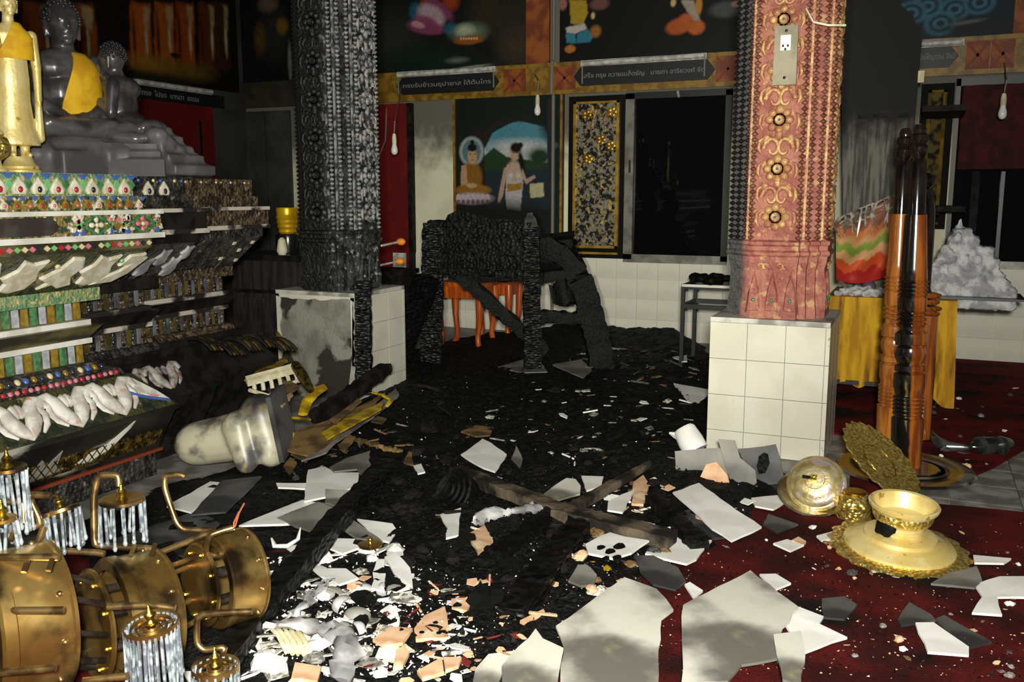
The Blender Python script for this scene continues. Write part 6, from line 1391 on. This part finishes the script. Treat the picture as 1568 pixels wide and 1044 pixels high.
# rounded grey bowl fragments in the white heap
for i, (x, y, r) in enumerate(((505, 910, 20), (528, 938, 18), (548, 945, 20), (556, 905, 14), (530, 915, 12), (590, 905, 14), (520, 970, 16), (545, 970, 14), (604, 905, 12))):
    p = fz(x, y, .04); rr = r * (p - CP).length / F; m = MB(); prof = [(rr, 0), (rr * .98, rr * .25), (rr * .8, rr * .5), (rr * .4, rr * .66), (.0, rr * .7)]
    rings = [[(q * math.cos(a), q * math.sin(a), z) for a in [k * .22 for k in range(15)]] for q, z in [(max(a_, .002), z_) for a_, z_ in prof]]
    sheet([[Vector(v) for v in g_] for g_ in rings], dirn=Vector((0, 0, -.008))).obj('bowl_fragment', cloth_grey if i % 2 else GS_, M=T(p.x, p.y, ground(p.x, p.y) + .01) @ RZ(i * 1.7) @ RX(.3 * math.sin(i)), smooth=60)
    o = COL.objects[-1]; tag(o, 'rounded grey bowl fragment in the white heap', 'bowl fragment', 'bowl fragments in the white heap')
# candles beside the burnt column
for (x, y, lab) in ((600, 372, 'upper orange-tipped candle stick beside the burnt column'), (598, 402, 'lower orange-tipped candle stick beside the burnt column')):
    th = thing('candle_stick', lab, 'candle', tuple(fy(x, y, 6.0))); m = MB(); m.tube([fy(x - 16, y + 4, 5.75), fy(x + 12, y - 2, 6.0)], .008, 6); m.obj('stick', white_enamel, th, 60, True); m = MB(); m.ell(fy(x + 14, y - 2, 6.0), (.04, .03, .028), None, 10, 6); m.obj('orange_tip', orange_plastic, th, 60, True)
p = fy(612, 398, 8.3); MB_ = MB().box((p.x, 8.3, p.z), (.15, .02, .15)).obj('white_card', white_enamel); tag(MB_, 'small white card standing on the dark sideboard beside the red door', 'card')
sb = thing('low_sideboard', 'low dark sideboard before the red door', 'sideboard', (-5.15, 8.3, 0)); MB().box((0, 0, .62), (.6, .34, .05)).obj('top', char_wood, sb); MB().box((0, 0, .3), (.54, .3, .6)).obj('body', s_black, sb)

# ------------------------------------------------------------------ loose small shards, each on the ground
def blank(kind, seed):
    r = random.Random(seed); mb = MB()
    if kind == 'flat':
        n = r.choice((4, 4, 5, 5, 6)); ph = r.random() * 6; pts = [(math.cos(ph + k * 6.283 / n + r.uniform(-.3, .3)) * r.uniform(.6, 1.0), math.sin(ph + k * 6.283 / n + r.uniform(-.3, .3)) * r.uniform(.45, .9)) for k in range(n)]
        mb.loft([[(x, y, -.1) for x, y in pts], [(x * .97, y * .97, .1 + .08 * x * r.uniform(-1, 1)) for x, y in pts]])
    elif kind == 'lump':
        mb.ell((0, 0, 0), (1, .8, .55), None, 7, 5); mb.v = [tuple(c * r.uniform(.75, 1.2) for c in v) for v in mb.v]
    else:
        rings = [[(x, .16 * math.cos(a) * r.uniform(.6, 1.2), .13 * math.sin(a)) for a in (0, 1.26, 2.5, 3.77, 5.0)] for x in (-1, -.4, .3, 1)]; mb.loft(rings)
    return mb.mesh(kind + '_piece')
BL = {k: [blank(k, i * 3 + len(k)) for i in range(9)] for k in ('flat', 'lump', 'splinter')}
cache = {}
def scatter(n, poly, kinds, mats_, size, name, label, cat, group, avoid=None, seed=1):
    r = random.Random(seed); xs_ = [p[0] for p in poly]; ys_ = [p[1] for p in poly]; c = 0; tries = 0
    while c < n and tries < n * 60:
        tries += 1; x, y = r.uniform(min(xs_), max(xs_)), r.uniform(min(ys_), max(ys_)); ins = False
        for i in range(len(poly)):
            (x0, y0), (x1, y1) = poly[i], poly[(i + 1) % len(poly)]
            if (y0 > y) != (y1 > y) and x < (x1 - x0) * (y - y0) / (y1 - y0) + x0: ins = not ins
        if not ins: continue
        p = fz(x, y); g = ground(p.x, p.y); p = fz(x, y, g); k = r.choice(kinds); src = r.choice(BL[k]); mm = r.choice(mats_); key = (src.name, mm.name)
        if key not in cache: me = src.copy(); me.materials.clear(); me.materials.append(mm); cache[key] = me
        s = r.uniform(*size); s *= 1 if r.random() > .15 else 1.5; thick = s * (.35 if k == 'flat' else .9)
        M = T(p.x, p.y, ground(p.x, p.y) + .1 * thick + .004) @ RZ(r.random() * 6.28) @ RX(r.uniform(-.3, .3)) @ RY(r.uniform(-.3, .3)) @ Matrix.Diagonal((s, s, thick, 1))
        wd = {'white_plaster_sheet': 'white', 'smoke_stained_sheet': 'cream', 'smoked_grey_sheet': 'grey', 'sooty_dark_sheet': 'dark grey', 'terracotta': 'tan', 'red_brown_shard': 'dark red', 'scorched_brown_board': 'brown', 'yellow_moulding': 'yellow', 'charcoal': 'black', 'charred_brown_wood': 'brown-black', 'smoked_white_figure': 'smoked white'}.get(mm.name, '')
        tag(mkobj(name, cache[key], None, M=M), label.replace('COL', wd).replace('SHP', {'flat': 'flat', 'lump': 'lumpy', 'splinter': 'splinter-like'}[k]), cat, group); c += 1
heap = [(400, 860), (520, 850), (640, 870), (700, 900), (740, 1000), (700, 1044), (380, 1044), (350, 1000), (430, 930)]
scatter(95, heap, ['flat', 'flat', 'splinter'], [WS, WS, WS, YS, GS_], (.014, .04), 'white_shard', 'small COL SHP plaster shard in the heap at the bottom', 'shard', 'white shards of the bottom heap', seed=2)
scatter(60, [(470, 845), (600, 840), (650, 900), (600, 1000), (400, 1040), (380, 990), (470, 920)], ['flat', 'flat', 'flat', 'lump'], [WS, WS, YS, GS_], (.035, .07), 'white_slab', 'palm-sized COL SHP plaster slab in the bottom heap', 'slab', 'white slabs of the bottom heap', seed=22)
scatter(70, [(540, 880), (760, 880), (860, 960), (760, 1044), (520, 1044), (500, 960)], ['flat', 'flat', 'splinter'], [TC, TC, TC, terra_dark], (.014, .036), 'tan_shard', 'small COL SHP shard of broken tile among the bottom debris', 'shard', 'tan shards of the bottom debris', seed=3)
scatter(55, [(640, 690), (830, 560), (1000, 600), (1080, 660), (1030, 740), (830, 740), (700, 880)], ['flat', 'splinter'], [WS, GS_, GS_, YS, BS], (.010, .03), 'pale_chip', 'small COL SHP chip on the charcoal in the middle', 'chip', 'pale chips on the charcoal', seed=4)
scatter(60, [(1060, 850), (1200, 810), (1480, 800), (1568, 830), (1568, 1044), (1230, 1044), (1300, 960), (1160, 860)], ['flat', 'flat', 'lump'], [TC, WS, GS_, BS, DS], (.006, .02), 'carpet_crumb', 'small COL SHP crumb on the foreground red carpet', 'crumb', 'crumbs on the foreground carpet', seed=5)
scatter(36, [(1290, 640), (1568, 580), (1568, 690), (1480, 730), (1300, 740)], ['flat', 'lump'], [GS_, WS, TC, DS], (.01, .03), 'far_crumb', 'small COL SHP crumb on the far red carpet', 'crumb', 'crumbs on the far carpet', seed=6)
scatter(45, [(880, 520), (1060, 525), (1070, 590), (1000, 600), (900, 580)], ['flat', 'flat', 'splinter'], [GS_, DS, DS, BS], (.02, .06), 'smoky_sheet_piece', 'COL SHP piece in the dark near the back wall', 'shard', 'smoky pieces near the back wall', seed=7)
scatter(40, [(840, 830), (1060, 840), (1010, 900), (900, 920), (820, 900)], ['flat', 'lump'], [WS, TC, YS, BS, yellow_frame], (.012, .03), 'mixed_shard', 'small COL SHP shard below the crossing beams', 'shard', 'mixed shards below the crossing beams', seed=8)
scatter(42, [(850, 610), (960, 570), (1080, 600), (1040, 700), (900, 720), (800, 680)], ['flat', 'flat', 'splinter'], [GS_, DS, WS, BS, YS], (.02, .05), 'ashy_shard', 'COL SHP shard lying between the white pedestal and the pulpit', 'shard', 'shards left of the white pedestal', seed=31)
scatter(40, [(880, 740), (1110, 740), (1190, 780), (1060, 850), (900, 860)], ['flat', 'flat', 'lump'], [TC, WS, DS, BS, YS, char], (.02, .045), 'beam_side_shard', 'COL SHP shard beside the long white plank-like sheet', 'shard', 'shards around the right beams', seed=32)
scatter(30, [(930, 750), (1010, 730), (1040, 780), (1100, 840), (980, 830)], ['flat', 'splinter'], [TC, WS, BS], (.014, .035), 'tan_chip', 'small COL SHP chip right of the crossing beams', 'chip', 'chips right of the crossing beams', seed=9)
scatter(150, [(600, 560), (840, 570), (1060, 560), (1060, 760), (860, 900), (600, 980), (480, 960), (600, 760)], ['lump', 'lump', 'splinter'], [char, char, char_wood], (.02, .055), 'charcoal_lump', 'COL SHP piece of charcoal on the burnt floor', 'charcoal', 'lumps of charcoal', seed=10)
scatter(40, [(400, 700), (560, 640), (600, 620), (640, 680), (560, 720), (430, 740)], ['flat', 'splinter'], [BS, DS, GS_, char], (.02, .05), 'scorched_scrap', 'COL SHP scorched scrap between the plaster limb and the charcoal', 'scrap', 'scorched scraps beside the plaster limb', seed=11)
scatter(30, [(200, 560), (330, 520), (420, 540), (400, 590), (300, 640)], ['flat', 'lump'], [DS, char, GS_, fig_s], (.02, .05), 'sooty_fragment', 'COL SHP fragment at the foot of the smoked altar end', 'fragment', 'sooty fragments at the altar foot', seed=12)
# uncountable grit
def grit(name, label, n, poly, m, size, seed):
    r = random.Random(seed); mb = MB(); xs_ = [p[0] for p in poly]; ys_ = [p[1] for p in poly]; c = 0
    while c < n:
        x, y = r.uniform(min(xs_), max(xs_)), r.uniform(min(ys_), max(ys_)); ins = False
        for i in range(len(poly)):
            (x0, y0), (x1, y1) = poly[i], poly[(i + 1) % len(poly)]
            if (y0 > y) != (y1 > y) and x < (x1 - x0) * (y - y0) / (y1 - y0) + x0: ins = not ins
        if not ins: continue
        p = fz(x, y); g = ground(p.x, p.y); s = r.uniform(*size); h = s * r.uniform(.3, .9); q = [Vector((r.uniform(-s, s), r.uniform(-s, s), 0)) for _ in range(3)] + [Vector((r.uniform(-s, s) * .5, r.uniform(-s, s) * .5, h))]
        mb.add([(p.x + v.x, p.y + v.y, g + v.z) for v in q], [(0, 1, 3), (1, 2, 3), (2, 0, 3), (0, 2, 1)]); c += 1
    tag(mb.obj(name, m), label, 'grit', kind='stuff')
cen_p = [(420, 720), (600, 600), (860, 540), (1080, 560), (1080, 700), (1200, 760), (1060, 860), (860, 960), (700, 1044), (380, 1044), (500, 860)]
grit('black_grit', 'fine black cinder grit over the burnt floor', 3500, cen_p, char, (.006, .02), 1)
grit('white_grit', 'fine white plaster grit over the burnt floor', 380, cen_p, WS, (.003, .009), 2)
grit('heap_grit', 'fine pale grit in the bottom heap', 900, heap, WS, (.004, .012), 3)
grit('tan_grit', 'fine tan grit on the foreground carpet', 700, [(560, 900), (900, 880), (1100, 850), (1568, 800), (1568, 1044), (560, 1044)], TC, (.002, .006), 4)
grit('soot_grit', 'fine black grit on the foreground carpet', 1600, [(1000, 880), (1200, 800), (1568, 790), (1568, 1044), (1000, 1044)], char, (.003, .009), 5)
